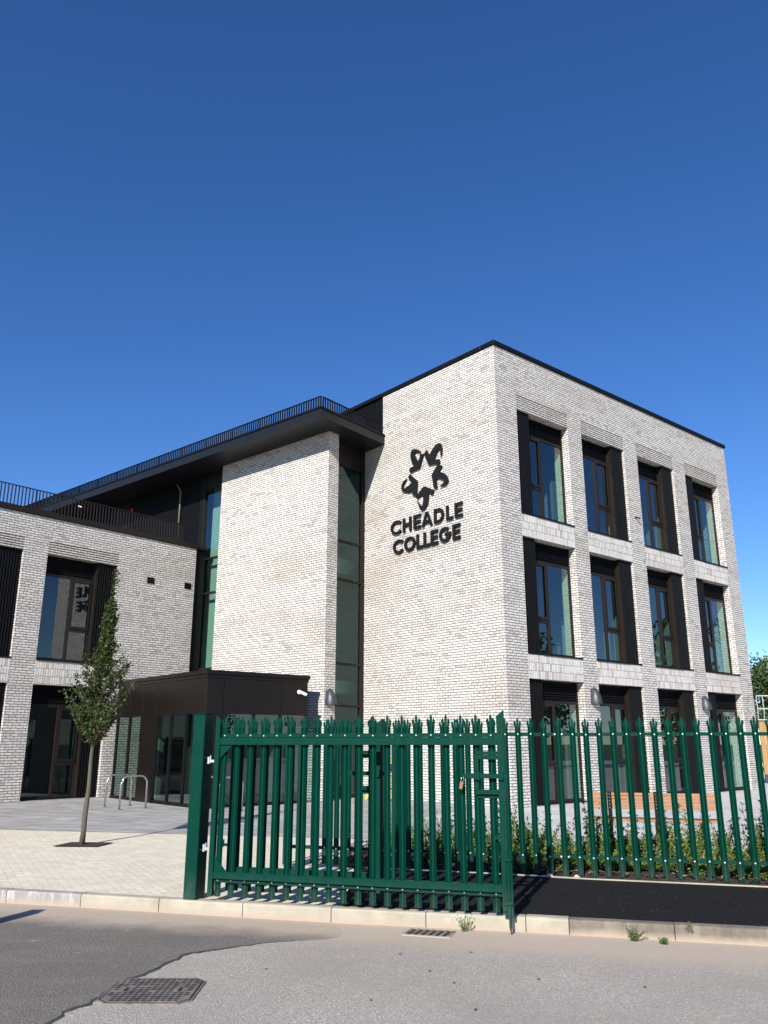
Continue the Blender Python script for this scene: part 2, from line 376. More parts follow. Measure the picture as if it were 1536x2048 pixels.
def copy_tree(o, fr, parent=None, **tags):
    c = o.copy(); COL.objects.link(c); ch = kids(o); WM[c.name] = fr.copy()
    if parent is None: c.parent = None; c.matrix_basis = fr
    else: c.parent = parent; c.matrix_basis = WM[parent.name].inverted() @ fr
    for k, v in tags.items(): c[k] = v
    for h in ch:
        rel = h.matrix_basis.copy(); d = copy_tree(h, fr @ rel, c)
    return c

# ------------------------------------------------------------------ ground
RZ = -.14
struct('ground', MB().face([(-600, -600, -.30), (600, -600, -.30), (600, 600, -.30), (-600, 600, -.30)]), G['far'])
kt = [(-14, 13.1), (-9, 11.62), (-4.475, 10.30), (-3.402, 10.01), (-2.449, 9.735), (-1.489, 9.46), (-0.543, 9.205), (0.42, 8.985), (1.391, 8.755), (1.788, 8.655), (3.487, 8.21), (7, 7.30), (14, 5.6), (26, 2.7)]
struct('road', MB().face([(-40, -30, RZ), (40, -30, RZ), (40, 3, RZ)] + [(x, y + .1, RZ) for x, y in kt[::-1]] + [(-40, 20, RZ)]), G['road_asphalt'])
pt = [(-2.9, 3.2), (-2.42, 5.3), (-2.217, 6.087), (-2.195, 6.335), (-2.088, 6.525), (-2.06, 6.8), (-2.05, 7.08), (-1.975, 7.16), (-1.894, 7.363), (-1.794, 7.691), (-1.721, 7.928), (-1.546, 8.035), (-1.308, 8.20), (-1.056, 8.354), (-0.6, 8.453), (-.42, 8.56), (-.40, 8.80), (-.5, 9.12)]
pj = []
for i in range(len(pt) - 1):
    for k in range(4):
        t = k / 4; pj.append((pt[i][0] * (1 - t) + pt[i + 1][0] * t + random.uniform(-.018, .018), pt[i][1] * (1 - t) + pt[i + 1][1] * t + random.uniform(-.012, .012)))
pj.append(pt[-1])
back = [(-.543, 9.19), (-1.489, 9.44), (-2.449, 9.72), (-4.475, 10.28), (-9, 11.60), (-14, 13.0), (-14, 3.2)]
struct('road_patch', MB().prism(pj + back, 'z', RZ - .02, RZ + .0015), G['patch_asphalt'])
# dark tack line along the edge of the patch
mb = MB(); 
for i in range(len(pj) - 15):
    (x0, y0), (x1, y1) = pj[i], pj[i + 1]; tp = lambda j: max(0, min(1, (len(pj) - 14 - j) / 14)); w0 = (.014 + .012 * math.sin(i * 1.3) ** 2) * tp(i) + .001; w1 = (.014 + .012 * math.sin((i + 1) * 1.3) ** 2) * tp(i + 1) + .001
    mb.face([(x0 - .008 * tp(i), y0 + .008 * tp(i), RZ + .006), (x0 + w0, y0 - w0, RZ + .001), (x1 + w1, y1 - w1, RZ + .001), (x1 - .008 * tp(i + 1), y1 + .008 * tp(i + 1), RZ + .006)][::-1])
struct('road_patch_seam', mb, simple('bitumen_seam', (.045, .045, .047), .7, 0, .4, 8, .003, coord='pos'))
# kerb stones: joints found in the photograph
def along(pl, s):
    acc = 0
    for (x0, y0), (x1, y1) in zip(pl, pl[1:]):
        d = math.hypot(x1 - x0, y1 - y0)
        if acc + d >= s or (x1, y1) == pl[-1]:
            t = (s - acc) / d; return (x0 + (x1 - x0) * t, y0 + (y1 - y0) * t)
        acc += d
mbs = MB(); total = sum(math.hypot(b[0] - a[0], b[1] - a[1]) for a, b in zip(kt, kt[1:]))
joints = []; s = 0
xj = [-14, -13.1, -12.2, -11.3, -10.4, -9.5, -8.6, -7.7, -6.8, -6.0, -5.2, -4.36, -3.41, -2.46, -1.50, -.545, .42, 1.385, 1.785, 2.72, 3.66, 4.6, 5.5, 6.4, 7.3, 8.2, 9.1, 10, 11, 12, 13, 14, 16, 18, 20, 22, 24, 26]
def ky(x):
    for (x0, y0), (x1, y1) in zip(kt, kt[1:]):
        if x0 <= x <= x1: return y0 + (y1 - y0) * (x - x0) / (x1 - x0)
for x0, x1 in zip(xj, xj[1:]):
    mi = 1 if x0 > 1.7 else (2 if x0 < -3.42 else 0); g = .004
    a = Vector((x0 + g, ky(x0 + g), 0)); b = Vector((x1 - g, ky(x1 - g), 0)); d = (b - a).normalized(); n = Vector((-d.y, d.x, 0))
    dz = random.uniform(-.003, .003)
    pr = [(0.0, RZ - .05), (0.0, -.022), (.006, -.008), (.022, dz), (.135, dz), (.135, RZ)]
    i0 = len(mbs.v); ns = 6
    for k in range(ns + 1):
        c = a + (b - a) * (k / ns)
        for o_, z_ in pr: mbs.v.append(tuple(c + n * (o_ + random.uniform(-.0015, .0015)) + Vector((0, 0, z_))))
    m_ = len(pr)
    for k in range(ns):
        for j in range(m_ - 1):
            q = i0 + k * m_ + j; mbs.f.append((q, q + m_, q + m_ + 1, q + 1)); mbs.mi.append(mi)
    mbs.f.append(tuple(i0 + j for j in range(m_))); mbs.f.append(tuple(i0 + ns * m_ + j for j in range(m_))[::-1]); mbs.mi += [mi, mi]
struct('kerb', mbs, [G['kerb_new'], G['kerb_old'], G['kerb_grey']])
kb = [(x, y + .13) for x, y in kt]
def kby(x): return ky(x) + .13
# surfaces of the site (stacked sheets)
struct('footway', MB().face([(x, y, -.012) for x, y in kb] + [(60, 2.7, -.012), (60, 70, -.012), (-50, 70, -.012), (-50, 20, -.012)]), G['cream'])
gy = [(-50, 26.2), (-12, 18.1), (-7.54, 17.108), (-3.417, 16.206), (-1.527, 15.78), (-.335, 15.45), (2.2, 15.0)]
struct('grey_paving', MB().face([(x, y, -.006) for x, y in gy] + [(1.0, 20.0, -.006), (3.0, 23.5, -.006), (3.0, 60, -.006), (-50, 60, -.006)]), G['grey'])
struct('pale_paving', MB().face([(.2, 13.3, -.003), (30, 5.6, -.003), (60, 5, -.003), (60, 60, -.003), (12, 60, -.003), (3.0, 23.5, -.003), (.9, 19.6, -.003), (2.2, 15.0, -.003), (.05, 15.35, -.003)]), G['pale'])
tl = [(-.485, kby(-.485)), (.42, kby(.42)), (1.391, kby(1.391)), (1.788, kby(1.788)), (3.487, kby(3.487)), (7, kby(7)), (14, kby(14)), (26, kby(26))]
ed = [(-.29, 11.98), (.315, 11.80), (1.249, 11.50), (2.553, 11.00), (4.50, 10.43), (9, 9.1), (26, 4.4)]
struct('tarmac_path', MB().face([(x, y, .0) for x, y in tl] + [(x, y, .0) for x, y in ed[::-1]]), G['tarmac'])
mb = MB()
for (x0, y0), (x1, y1) in zip(ed, ed[1:]):
    d = Vector((x1 - x0, y1 - y0, 0)).normalized(); n = Vector((-d.y, d.x, 0)) * .03
    mb.prism([(x0, y0), (x1, y1), (x1 + n.x, y1 + n.y), (x0 + n.x, y0 + n.y)], 'z', -.1, .014)
struct('path_edging', mb, G['kerb_new'])
# planting bed
mb = MB(); nx, ny = 90, 10
def bed(u, v):
    x = -.62 + u * 12.5; yf = 11.98 + .05 - (x + .29) * .318; w = 2.15 if x > .2 else 1.9
    return x, yf + .02 + v * w
for i in range(nx + 1):
    for j in range(ny + 1):
        x, y = bed(i / nx, j / ny); z = .03 + .05 * math.sin(x * 3.1 + y * 2) * .5 + random.uniform(-.015, .02)
        if j in (0, ny) or i in (0, nx): z = .004
        mb.v.append((x, y, z))
for i in range(nx):
    for j in range(ny):
        a = i * (ny + 1) + j; mb.f.append((a, a + ny + 1, a + ny + 2, a + 1)); mb.mi.append(0)
struct('planting_bed', mb, G['mulch'])
mb = MB()
for _ in range(2600):
    x, y = bed(random.random() ** 1.3, random.random() ** 1.6); z = .055 + random.uniform(0, .02); a = random.random() * 6.28; l = random.uniform(.012, .035); w = l * random.uniform(.35, .8)
    t = random.uniform(-.4, .4); ca, sa = math.cos(a), math.sin(a)
    P = [(-l, -w, -t * l), (l, -w * .7, t * l), (l * .8, w, t * l + .006), (-l, w * .8, -t * l + .004)]
    mb.face([(x + p[0] * ca - p[1] * sa, y + p[0] * sa + p[1] * ca, z + p[2]) for p in P])
m_ = NT('bark_chip', .9); g_ = m_.n('ShaderNodeNewGeometry'); m_.color(m_.ramp(g_.outputs['Random Per Island'], [(0, (.02, .012, .008)), (.5, (.09, .05, .032)), (.85, (.19, .12, .085)), (1, (.36, .27, .21))]))
mb.build('bark_mulch', m_.m, kind='stuff', label='brown bark chip mulch covering the bed behind the fence', category='mulch')
# tree pit
mb = MB(); c = (-5.03, 14.62); w = .30
mb.face([(c[0] - .42, c[1] - .26, .004), (c[0] + .34, c[1] - .30, .004), (c[0] + .44, c[1] + .24, .004), (c[0] - .30, c[1] + .30, .004)])
struct('tree_pit', mb, G['mulch'])

# ------------------------------------------------------------------ building
BLD = thing('college_building', 'three storey pale grey brick college building with black metal eaves and dark window bays', 'building', FM)
def wall_grid(mb, xs, zs, cell, t, z_soffit=True):
    """wall facing -y at y=0, thickness t. cell(i,j) -> None (open) or material index"""
    nx_, nz_ = len(xs) - 1, len(zs) - 1
    C = lambda i, j: cell(i, j) if 0 <= i < nx_ and 0 <= j < nz_ else None
    for i in range(nx_):
        for j in range(nz_):
            c = C(i, j)
            if c is None: continue
            x0, x1, z0, z1 = xs[i], xs[i + 1], zs[j], zs[j + 1]
            if c == 'rib':
                n = round((z1 - z0) / .075); h = (z1 - z0) / n
                mb.face([(x0, .06, z0), (x1, .06, z0), (x1, .06, z1), (x0, .06, z1)], 0)
                for k in range(0, n, 1):
                    mb.box(x0, x1, 0.002, .059, z0 + k * h + .001, z0 + (k + 1) * h - .027, 0)
                mb.face([(x0, 0, z0), (x0, .06, z0), (x0, .06, z1), (x0, 0, z1)], 0); mb.face([(x1, 0, z0), (x1, .06, z0), (x1, .06, z1), (x1, 0, z1)], 0)
            else:
                mb.face([(x0, 0, z0), (x1, 0, z0), (x1, 0, z1), (x0, 0, z1)], c)
            mb.face([(x0, t, z0), (x0, t, z1), (x1, t, z1), (x1, t, z0)], 0)
            cc = 0 if c == 'rib' else c
            if C(i - 1, j) is None: mb.face([(x0, t, z0), (x0, 0, z0), (x0, 0, z1), (x0, t, z1)], 0)
            if C(i + 1, j) is None: mb.face([(x1, 0, z0), (x1, t, z0), (x1, t, z1), (x1, 0, z1)], 0)
            if C(i, j - 1) is None: mb.face([(x0, t, z0), (x1, t, z0), (x1, 0, z0), (x0, 0, z0)], 0)
            if C(i, j + 1) is None: mb.face([(x0, 0, z1), (x1, 0, z1), (x1, t, z1), (x0, t, z1)], 0)

M_RETURN = simple('bronze_return', (.014, .010, .0075), .45, 0, spec=.2)
def window(x0, x1, z0, z1, side, fr, ground=False):
    """a bay: ribbed panel at one side, louvre over a fixed light and a casement"""
    pw = .68; fy = .25; ft = .055
    if side == 'L': px0, px1, gx0, gx1 = x0, x0 + pw, x0 + pw, x1
    else: px0, px1, gx0, gx1 = x1 - pw, x1, x0, x1 - pw
    lz = z1 - .60                                     # underside of louvre
    mull = (gx0 + .64) if side == 'L' else (gx1 - .74)
    tz = z0 + 1.02
    m = MB(); y0, y1 = fy, fy + .07
    zb = z0 + .04
    m.box(gx0, gx0 + ft, y0, y1, zb, z1); m.box(gx1 - ft, gx1, y0, y1, zb, z1)
    m.box(gx0 + ft, gx1 - ft, y0, y1, zb, zb + .07); m.box(gx0 + ft, gx1 - ft, y0, y1, lz - .04, lz + .03)
    m.box(mull - .04, mull + .04, y0 - .012, y1, zb + .07, lz - .04)
    cx0, cx1 = (gx0 + ft, mull - .04) if side == 'L' else (mull + .04, gx1 - ft)
    fx0, fx1 = (mull + .04, gx1 - ft) if side == 'L' else (gx0 + ft, mull - .04)
    m.box(cx0, cx1, y0, y1, tz - .05, tz + .05)
    # opening sash
    sx, sy = .05, .022
    m.box(cx0, cx0 + sx, y0 - sy, y0 - .001, tz + .05, lz - .04); m.box(cx1 - sx, cx1, y0 - sy, y0 - .001, tz + .05, lz - .04)
    m.box(cx0 + sx, cx1 - sx, y0 - sy, y0 - .001, tz + .05, tz + .13); m.box(cx0 + sx, cx1 - sx, y0 - sy, y0 - .001, lz - .12, lz - .04)
    w = m.build('window', M_BRONZE, BLD, fr)
    gy_ = fy + .03
    for a, b, c, d in ((fx0, fx1, zb + .07, lz - .04), (cx0, cx1, tz + .05, lz - .04), (cx0, cx1, zb + .07, tz - .05)):
        MB().face([(a, gy_, c), (b, gy_, c), (b, gy_, d), (a, gy_, d)]).build('pane', M_GLASS, w, fr)
    # louvre
    m = MB(); n = 8; h = (z1 - lz - .03) / n
    for k in range(n):
        za = lz + .03 + k * h
        m.prism([(fy + .05, za + h), (fy - .005, za + .012), (fy - .005, za), (fy + .06, za + h - .012)], 'x', gx0 + ft, gx1 - ft)
    m.box(gx0 + ft, gx1 - ft, fy + .062, fy + .07, lz + .03, z1)
    m.build('louvre', M_BLACK, w, fr)
    # ribbed panel, standing forward of the glass
    m = MB(); pf = .075; zp = z0 + (.05 if not ground else .02)
    m.box(px0, px1, pf + .045, fy + .08, zp, z1)
    n = 8; p = (px1 - px0) / n
    for k in range(n): m.box(px0 + k * p + .004, px0 + k * p + p * .50, pf, pf + .046, zp + .01, z1 - .002)
    m.build('ribbed_panel', M_BLACK, w, fr)
    if side == 'R': MB().box(px0 - .012, px0 - .001, pf + .02, fy - .002, zp, z1 - .003).build('panel_return', M_RETURN, w, fr)
    if not ground:
        s0, s1 = (px0 + pw - .0, gx1 + .04) if side == 'L' else (gx0 - .02, gx1 + .1)
        m = MB(); m.box(gx0 + .002, gx1 - .002, -.035, fy + .06, z0, z0 + .038); m.box(px0 + .002, px1 - .002, -.02, .12, z0 + .002, z0 + .045)
        m.build('sill', M_BLACK, w, fr)
    else:
        MB().box(gx0, gx1, .16, fy + .06, 0.0, z0 + .04).build('sill', M_BLACK, w, fr)
    return w

# main block, window front
ox = [(.93, 3.42), (4.13, 6.55), (7.34, 9.72), (10.53, 12.98)]
XE = 13.86; ZT = 13.13
xs = [0] + [v for p in ox for v in p] + [XE]
zs = [-.2, 0.0, 3.33, 4.0, 7.38, 8.05, 11.325, 11.775, ZT]
def cellM(i, j):
    op = i % 2 == 1
    if j == 0: return 0
    if not op: return 0
    return {1: None, 2: 1, 3: None, 4: 1, 5: None, 6: 'rib', 7: 0}[j]
mb = MB(); wall_grid(mb, xs, zs, cellM, .45)
# logo wall, end wall and back
mb.box(.0, .45, .4501, 6.16, -.2, 11.62, 0); mb.box(.0, .45, .4501, 5.10, 11.62, ZT, 0)
mb.box(XE - .45, XE, .4501, 16.0, -.2, ZT, 0); mb.box(.0, XE, 16.0, 16.4, -.2, ZT, 0)
mb.build('brick_wall', [M_BRICK, M_SOLD], BLD, FM)
sides = 'LRRL'
for c, (a, b) in enumerate(ox):
    window(a, b, 0.0, 3.33, sides[c], FM, True); window(a, b, 4.0, 7.38, sides[c], FM); window(a, b, 8.05, 11.325, sides[c], FM)
# ribbed plant screen continuing the logo wall above the eaves
mb = MB(); mb.box(.06, .3, 5.101, 15.99, 11.3, ZT)
k = 5.13
while k < 15.9: mb.box(.02, .061, k, k + .055, 11.69, ZT - .01); k += .11
mb.build('plant_screen', M_BLACK, BLD, FM)
mb = MB(); mb.box(-.055, XE + .055, -.055, .5, ZT + .003, ZT + .135); mb.box(-.055, .5, .5001, 16.45, ZT + .003, ZT + .135); mb.box(XE - .5, XE + .055, .5001, 16.45, ZT + .003, ZT + .135); mb.box(.5, XE - .5, 16.0, 16.45, ZT + .003, ZT + .135)
mb.build('coping', M_BLACK, BLD, FM, bevel=.008)
MB().box(.45, XE - .45, .45, 16, 12.75, 12.95).build('roof', M_ROOF, BLD, FM)
# interior of the main block
mb = MB()
for z0, z1 in ((-.15, .02), (3.45, 3.98), (7.50, 8.04), (11.45, 12.0)):
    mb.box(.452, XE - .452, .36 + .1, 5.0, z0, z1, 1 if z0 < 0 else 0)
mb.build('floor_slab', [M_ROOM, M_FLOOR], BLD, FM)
mb = MB()
xe = [.452] + [v for p in ox for v in p] + [XE - .452]
for a, b in zip(xe[0::2], xe[1::2]):
    for z0, z1 in ((.021, 3.449), (3.981, 7.499), (8.041, 11.449)):
        mb.box(a - (.012 if a > .5 else 0), b + (.012 if b < XE - .5 else 0), .335, .58, z0, z1)
for xx in (3.78, 6.95, 10.12):
    for z0, z1 in ((.021, 3.449), (3.981, 7.499), (8.041, 11.449)):
        if (xx, z0) in ((6.95, 8.041), (3.78, 3.981), (10.12, .021)): continue
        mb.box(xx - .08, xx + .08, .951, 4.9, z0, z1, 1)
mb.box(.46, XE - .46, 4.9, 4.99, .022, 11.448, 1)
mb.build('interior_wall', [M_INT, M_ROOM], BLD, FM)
# blinds / furniture hints inside
mb = MB()
for x0, z0, zt_ in ((4.35, 8.05, 10.1), (7.6, 8.05, 9.3), (4.5, 4.0, 5.4), (7.6, 4.0, 6.2), (7.7, 0.02, 1.5)):
    mb.box(x0, x0 + 1.0, 1.5, 1.54, z0, zt_)
mb.build('partition_screen', simple('grey_blind', (.42, .44, .44), .9, 0, .1, 2), BLD, FM)
mb = MB()
for x0 in (1.3, 4.6, 7.7, 11.0):
    for z0 in (.02, 3.98, 8.04):
        mb.box(x0, x0 + 1.6, 1.7, 2.3, z0 + .70, z0 + .74); mb.box(x0 + .05, x0 + .1, 1.75, 2.25, z0, z0 + .7); mb.box(x0 + 1.5, x0 + 1.55, 1.75, 2.25, z0, z0 + .7)
mb.build('desk', M_FLOOR, BLD, FM)
mb = MB()
for x0, z0 in ((1.9, 11.40), (5.0, 11.40), (8.2, 11.40), (11.4, 11.40), (2.2, 7.45), (5.3, 7.45), (8.4, 7.45), (11.6, 7.45), (2.0, 3.40), (8.1, 3.40)): mb.box(x0, x0 + .12, 1.2, 2.6, z0, z0 + .045)
mb.build('ceiling_tray', M_WHITE, BLD, FM)

# wing front
wo = [(-12.12, -9.66), (-8.90, -6.44), (-5.68, -3.22), (-2.46, 0.0)]
xs = [-16] + [v for p in wo for v in p] + [3.10]
zs = [-.2, 0.0, 3.30, 4.01, 7.275, 7.65, 8.40]
def cellW(i, j):
    op = i % 2 == 1
    if not op or j == 0: return 0
    return {1: None, 2: 1, 3: None, 4: 'rib', 5: 0}[j]
mb = MB(); wall_grid(mb, xs, zs, cellW, .45)
mb.box(2.65, 3.099, .4501, 1.2, -.2, 8.4, 0); mb.box(-16, -15.55, .4501, 8, -.2, 8.4, 0)
mb.build('brick_wall', [M_BRICK, M_SOLD], BLD, FW)
for a, b in wo: window(a, b, 0.0, 3.30, 'R', FW, True); window(a, b, 4.01, 7.275, 'R', FW)
mb = MB()
for z0, z1 in ((-.15, .02), (3.40, 3.95), (7.40, 7.9)): mb.box(-15.5, 2.64, .46, 5.0, z0, z1, 1 if z0 < 0 else 0)
mb.build('floor_slab', [M_ROOM, M_FLOOR], BLD, FW)
mb = MB()
xe = [-15.5] + [v for p in wo for v in p] + [2.64]
for a, b in zip(xe[0::2], xe[1::2]):
    for z0, z1 in ((.021, 3.399), (3.951, 7.399)): mb.box(a - .012, b + .012, .335, .58, z0, z1)
mb.box(-15.5, 2.6, 4.9, 4.99, .022, 7.398, 1); mb.box(-2.9, -2.75, .81, 4.9, .022, 7.398, 1)
mb.build('interior_wall', [M_INT, M_ROOM], BLD, FW)
MB().box(-16, 3.58, .46, 30, 8.05, 8.30).build('terrace_roof', M_ROOF, BLD, FW)
mb = MB(); mb.box(-16.05, 3.14, -.05, .5, 8.403, 8.56); mb.box(3.0, 3.55, -.02, .55, 8.404, 8.55)
mb.build('coping', M_BRONZE, BLD, FW, bevel=.008)
def rail(p0, p1, z0, z1, fr, pitch=.11, mat=M_BRONZE, bar=.012, post_every=13):
    """flat-bar balustrade between two points (one mesh: its bars are its pattern)"""
    a = Vector((*p0, 0)); b = Vector((*p1, 0)); L = (b - a).length; d = (b - a) / L; n = Vector((-d.y, d.x, 0)); m = MB()
    def bx(s0, s1, w, za, zb):
        q = [a + d * s0 - n * w, a + d * s1 - n * w, a + d * s1 + n * w, a + d * s0 + n * w]
        m.prism([(v.x, v.y) for v in q], 'z', za, zb)
    k = 0; s = 0.0
    while s < L:
        w_ = bar if k % post_every else .03
        bx(s, min(L, s + w_ * 1.3), .02, z0 + .03, z1 - .02); s += pitch; k += 1
    bx(0, L, .027, z1 - .02, z1); bx(0, L, .02, z0, z0 + .029)
    return m.build('guard_rail', mat, BLD, fr)
rail((-15.9, .05), (2.55, .05), 8.575, 9.22, FW, .11, M_BRONZE, .017)
for q in [(i / 7.68, 0) for i in ()]: pass
# tower with the blank brick front
mb = MB(); mb.box(3.2, 3.66, -6.54, -1.13, -.2, 11.352, 0); mb.build('brick_wall', [M_BRICK, M_SOLD], BLD, FW)
# rear storey cladding above the terrace
mb = MB(); mb.box(3.63, 3.9, .60, 30, 8.2, 11.352)
k = .62
while k < 29.9:
    if not (5.55 < k < 6.95): mb.box(3.602, 3.631, k, k + .045, 8.3, 11.35)
    k += .09
mb.box(3.57, 3.90, .42, .60, -.1, 11.351)
mb.build('ribbed_cladding', M_BLACK, BLD, FW)
mb = MB(); mb.box(3.55, 3.63, 5.5, 5.58, 8.35, 10.3); mb.box(3.55, 3.63, 6.9, 6.98, 8.35, 10.3); mb.box(3.55, 3.63, 5.581, 6.899, 10.22, 10.3)
w = mb.build('window', M_BRONZE, BLD, FW)
MB().face([(3.58, 5.58, 8.35), (3.58, 6.9, 8.35), (3.58, 6.9, 10.22), (3.58, 5.58, 10.22)]).build('pane', M_GLASS, w, FW)
# eaves
pol = [(2.15, -7.19), (5.42, -7.09), (8.6, 13.2), (8.6, 30), (2.15, 30)]
mb = MB(); mb.prism(pol, 'z', 11.355, 11.64)
mb.build('eaves', M_EAVE, BLD, FW)
pol2 = [(2.12, -7.22), (5.45, -7.12), (5.45, -6.9), (2.32, -7.0), (2.32, 30), (2.12, 30)]
MB().prism(pol2, 'z', 11.641, 11.70).build('gutter', M_BLACK, BLD, FW)
rail((2.22, -7.13), (2.22, 29.5), 11.72, 12.09, FW, .11, M_BLACK, .020)
rail((2.30, -7.12), (5.25, -7.03), 11.72, 12.09, FW, .11, M_BLACK, .020)
# glazed stair slots
def slot(name, pts, zl, axis, fr, edge):
    pass
m = MB(); yg = -6.03
for z in (10.62, 7.985, 6.71, 4.015, 2.73, .05): m.box(3.661, 5.46, yg - .02, yg + .07, z - .035, z + .035)
m.box(5.33, 5.52, yg - .03, yg + .09, -.05, 11.35); m.box(3.661, 3.72, yg - .02, yg + .07, -.05, 11.35)
m.box(3.72, 5.34, yg, yg + .05, 10.655, 11.35)
w = m.build('stair_glazing', M_BRONZE, BLD, FW)
zz = [.085, 2.695, 2.765, 3.98, 4.05, 6.675, 6.745, 7.95, 8.02, 10.585]
for a, b in zip(zz[0::2], zz[1::2]):
    MB().face([(3.72, yg + .03, a), (5.33, yg + .03, a), (5.33, yg + .03, b), (3.72, yg + .03, b)]).build('pane', M_GLASS2, w, FW)
m = MB(); xg = 3.62
for z in (10.86, 8.12, 6.83, 4.12): m.box(xg - .02, xg + .07, -1.2, .42, z - .035, z + .035)
m.box(xg - .04, xg + .09, .34, .419, -.05, 11.35); m.box(xg, xg + .05, -1.2, .34, 10.895, 11.35)
w = m.build('stair_glazing', M_BRONZE, BLD, FW)
zz = [.05, 4.085, 4.155, 6.795, 6.865, 8.085, 8.155, 10.825]
for a, b in zip(zz[0::2], zz[1::2]):
    MB().face([(xg + .03, .34, a), (xg + .03, -1.4, a), (xg + .03, -1.4, b), (xg + .03, .34, b)]).build('pane', M_GLASS, w, FW)
MB().box(3.101, 3.58, .10, .60, -.1, 8.40).build('infill_panel', M_BLACK, BLD, FW)
# stair core behind the slots
mb = MB()
for z0, z1 in ((3.15, 3.55), (7.10, 7.60)): mb.box(4.2, 8.5, -5.4, 1.5, z0, z1)
mb.box(4.0, 4.3, -.12, .36, 0, 11.3); mb.box(4.75, 5.0, -5.2, -4.9, 0, 11.3); mb.box(7.0, 7.1, -5.6, 6, 0, 11.3); mb.box(3.7, 7.0, 2.0, 2.1, 0, 8)
mb.build('interior_wall', M_INT, BLD, FW)
# rain-water pipe, little vents, expansion joint
mb = MB().tube([(3.50, 1.80, 8.5), (3.50, 1.80, 11.0), (3.48, 1.82, 11.1), (3.40, 1.95, 11.35)], .032, 8)
mb.build('downpipe', simple('pale_brass_pipe', (.19, .17, .10), .5, .2), BLD, FW, smooth=True)
for x, z in ((1.28, 6.97), (2.81, 6.99)):
    m = MB(); m.box(x - .14, x + .14, -.012, .03, z - .11, z + .11)
    for k in range(4): m.box(x - .11, x + .11, -.028, -.011, z - .085 + k * .05, z - .06 + k * .05)
    m.build('vent', M_BLACK, BLD, FW)
MB().box(1.035, 1.05, -.003, .01, 0, 8.39).build('movement_joint', simple('mastic', (.34, .32, .30), .8), BLD, FW)
# entrance lobby (brown metal box)
X0, X1, Y0, Y1 = -6.16, -2.86, 5.07, 10.78
m = MB(); m.box(X0 - .04, X1 + .02, Y0 - .04, Y1, 3.40, 3.50); m.box(X0, X1, Y0, Y1, 3.30, 3.3999)
LB = m.build('entrance_lobby', M_BOX, BLD, FM)
m = MB()
for a, b in ((4.86, 5.32), (5.32, 6.20), (6.20, 7.13), (7.13, 7.97), (7.97, 8.93), (8.93, 9.82), (9.82, 10.78)):
    a = max(a, Y0 + .001); m.box(X0 + .008, X0 + .06, a + .008, b - .008, 2.37, 3.295)
for a, b in ((X0 + .02, -5.62), (-5.62, -3.79), (-3.79, X1 - .02)): m.box(a + .008, b - .008, Y0 + .008, Y0 + .06, 2.37, 3.295)
m.box(X0 + .05, X1 - .1, Y0 + .05, Y1, 2.42, 3.29)
m.build('fascia_panel', M_BOX, LB, FM, bevel=.004)
m = MB(); m.box(X0, -5.55, Y0, Y0 + .06, 0, 2.369); m.box(X0, X0 + .06, Y0 + .061, 5.60, 0, 2.369); m.build('corner_panel', M_BOX, LB, FM)
MB().box(X0, X0 + .10, 7.98, 8.92, 0, 2.369).build('solid_panel', M_BOX, LB, FM)
m = MB()
for y in (5.62, 6.17, 7.06, 7.95, 8.95, 9.80, 10.70): m.box(X0 + .01, X0 + .09, y - .03, y + .03, .08, 2.369)
m.box(X0 + .005, X0 + .1, Y0 + .06, Y1, 0, .079)
for x in (-5.52, -4.65, -3.78, -2.92): m.box(x - .03, x + .03, Y0 + .01, Y0 + .09, .08, 2.369)
m.box(-5.55, X1, Y0 + .005, Y0 + .1, 0, .079)
fr_ = m.build('frame', M_BLACK, LB, FM)
for a, b in ((5.65, 6.14), (6.20, 7.03), (7.09, 7.92), (8.98, 9.77), (9.83, 10.67)):
    MB().face([(X0 + .05, a, .079), (X0 + .05, a, 2.37), (X0 + .05, b, 2.37), (X0 + .05, b, .079)]).build('glass_panel', M_GLASS, LB, FM)
for a, b in ((-5.49, -4.68), (-4.62, -3.81), (-3.75, -2.95)):
    MB().face([(a, Y0 + .05, .079), (b, Y0 + .05, .079), (b, Y0 + .05, 2.37), (a, Y0 + .05, 2.37)]).build('glass_panel', M_GLASS, LB, FM)
m = MB(); m.box(X0 + .12, X1 - .1, Y0 + .12, Y1, -.02, .012); m.box(-3.5, -3.4, 5.5, 8.2, .013, 2.41); m.box(-5.2, -4.9, 9.6, 9.9, .013, 2.41)
m.build('lobby_interior', M_FLOOR, LB, FM)
MB().box(X0 + 1.3, X0 + 1.36, 5.3, 9.6, .013, 2.41).build('dark_backing', simple('unlit_backing', (.03, .03, .032), .8), LB, FM)  # added opaque partition, its near-black colour stands in for the unlit lobby depth
m = MB(); m.box(-5.75, -5.73, 9.05, 9.5, 1.0, 1.75); m.build('poster', simple('poster_print', (.05, .15, .17), .5, 0, .6, 5), LB, FM)
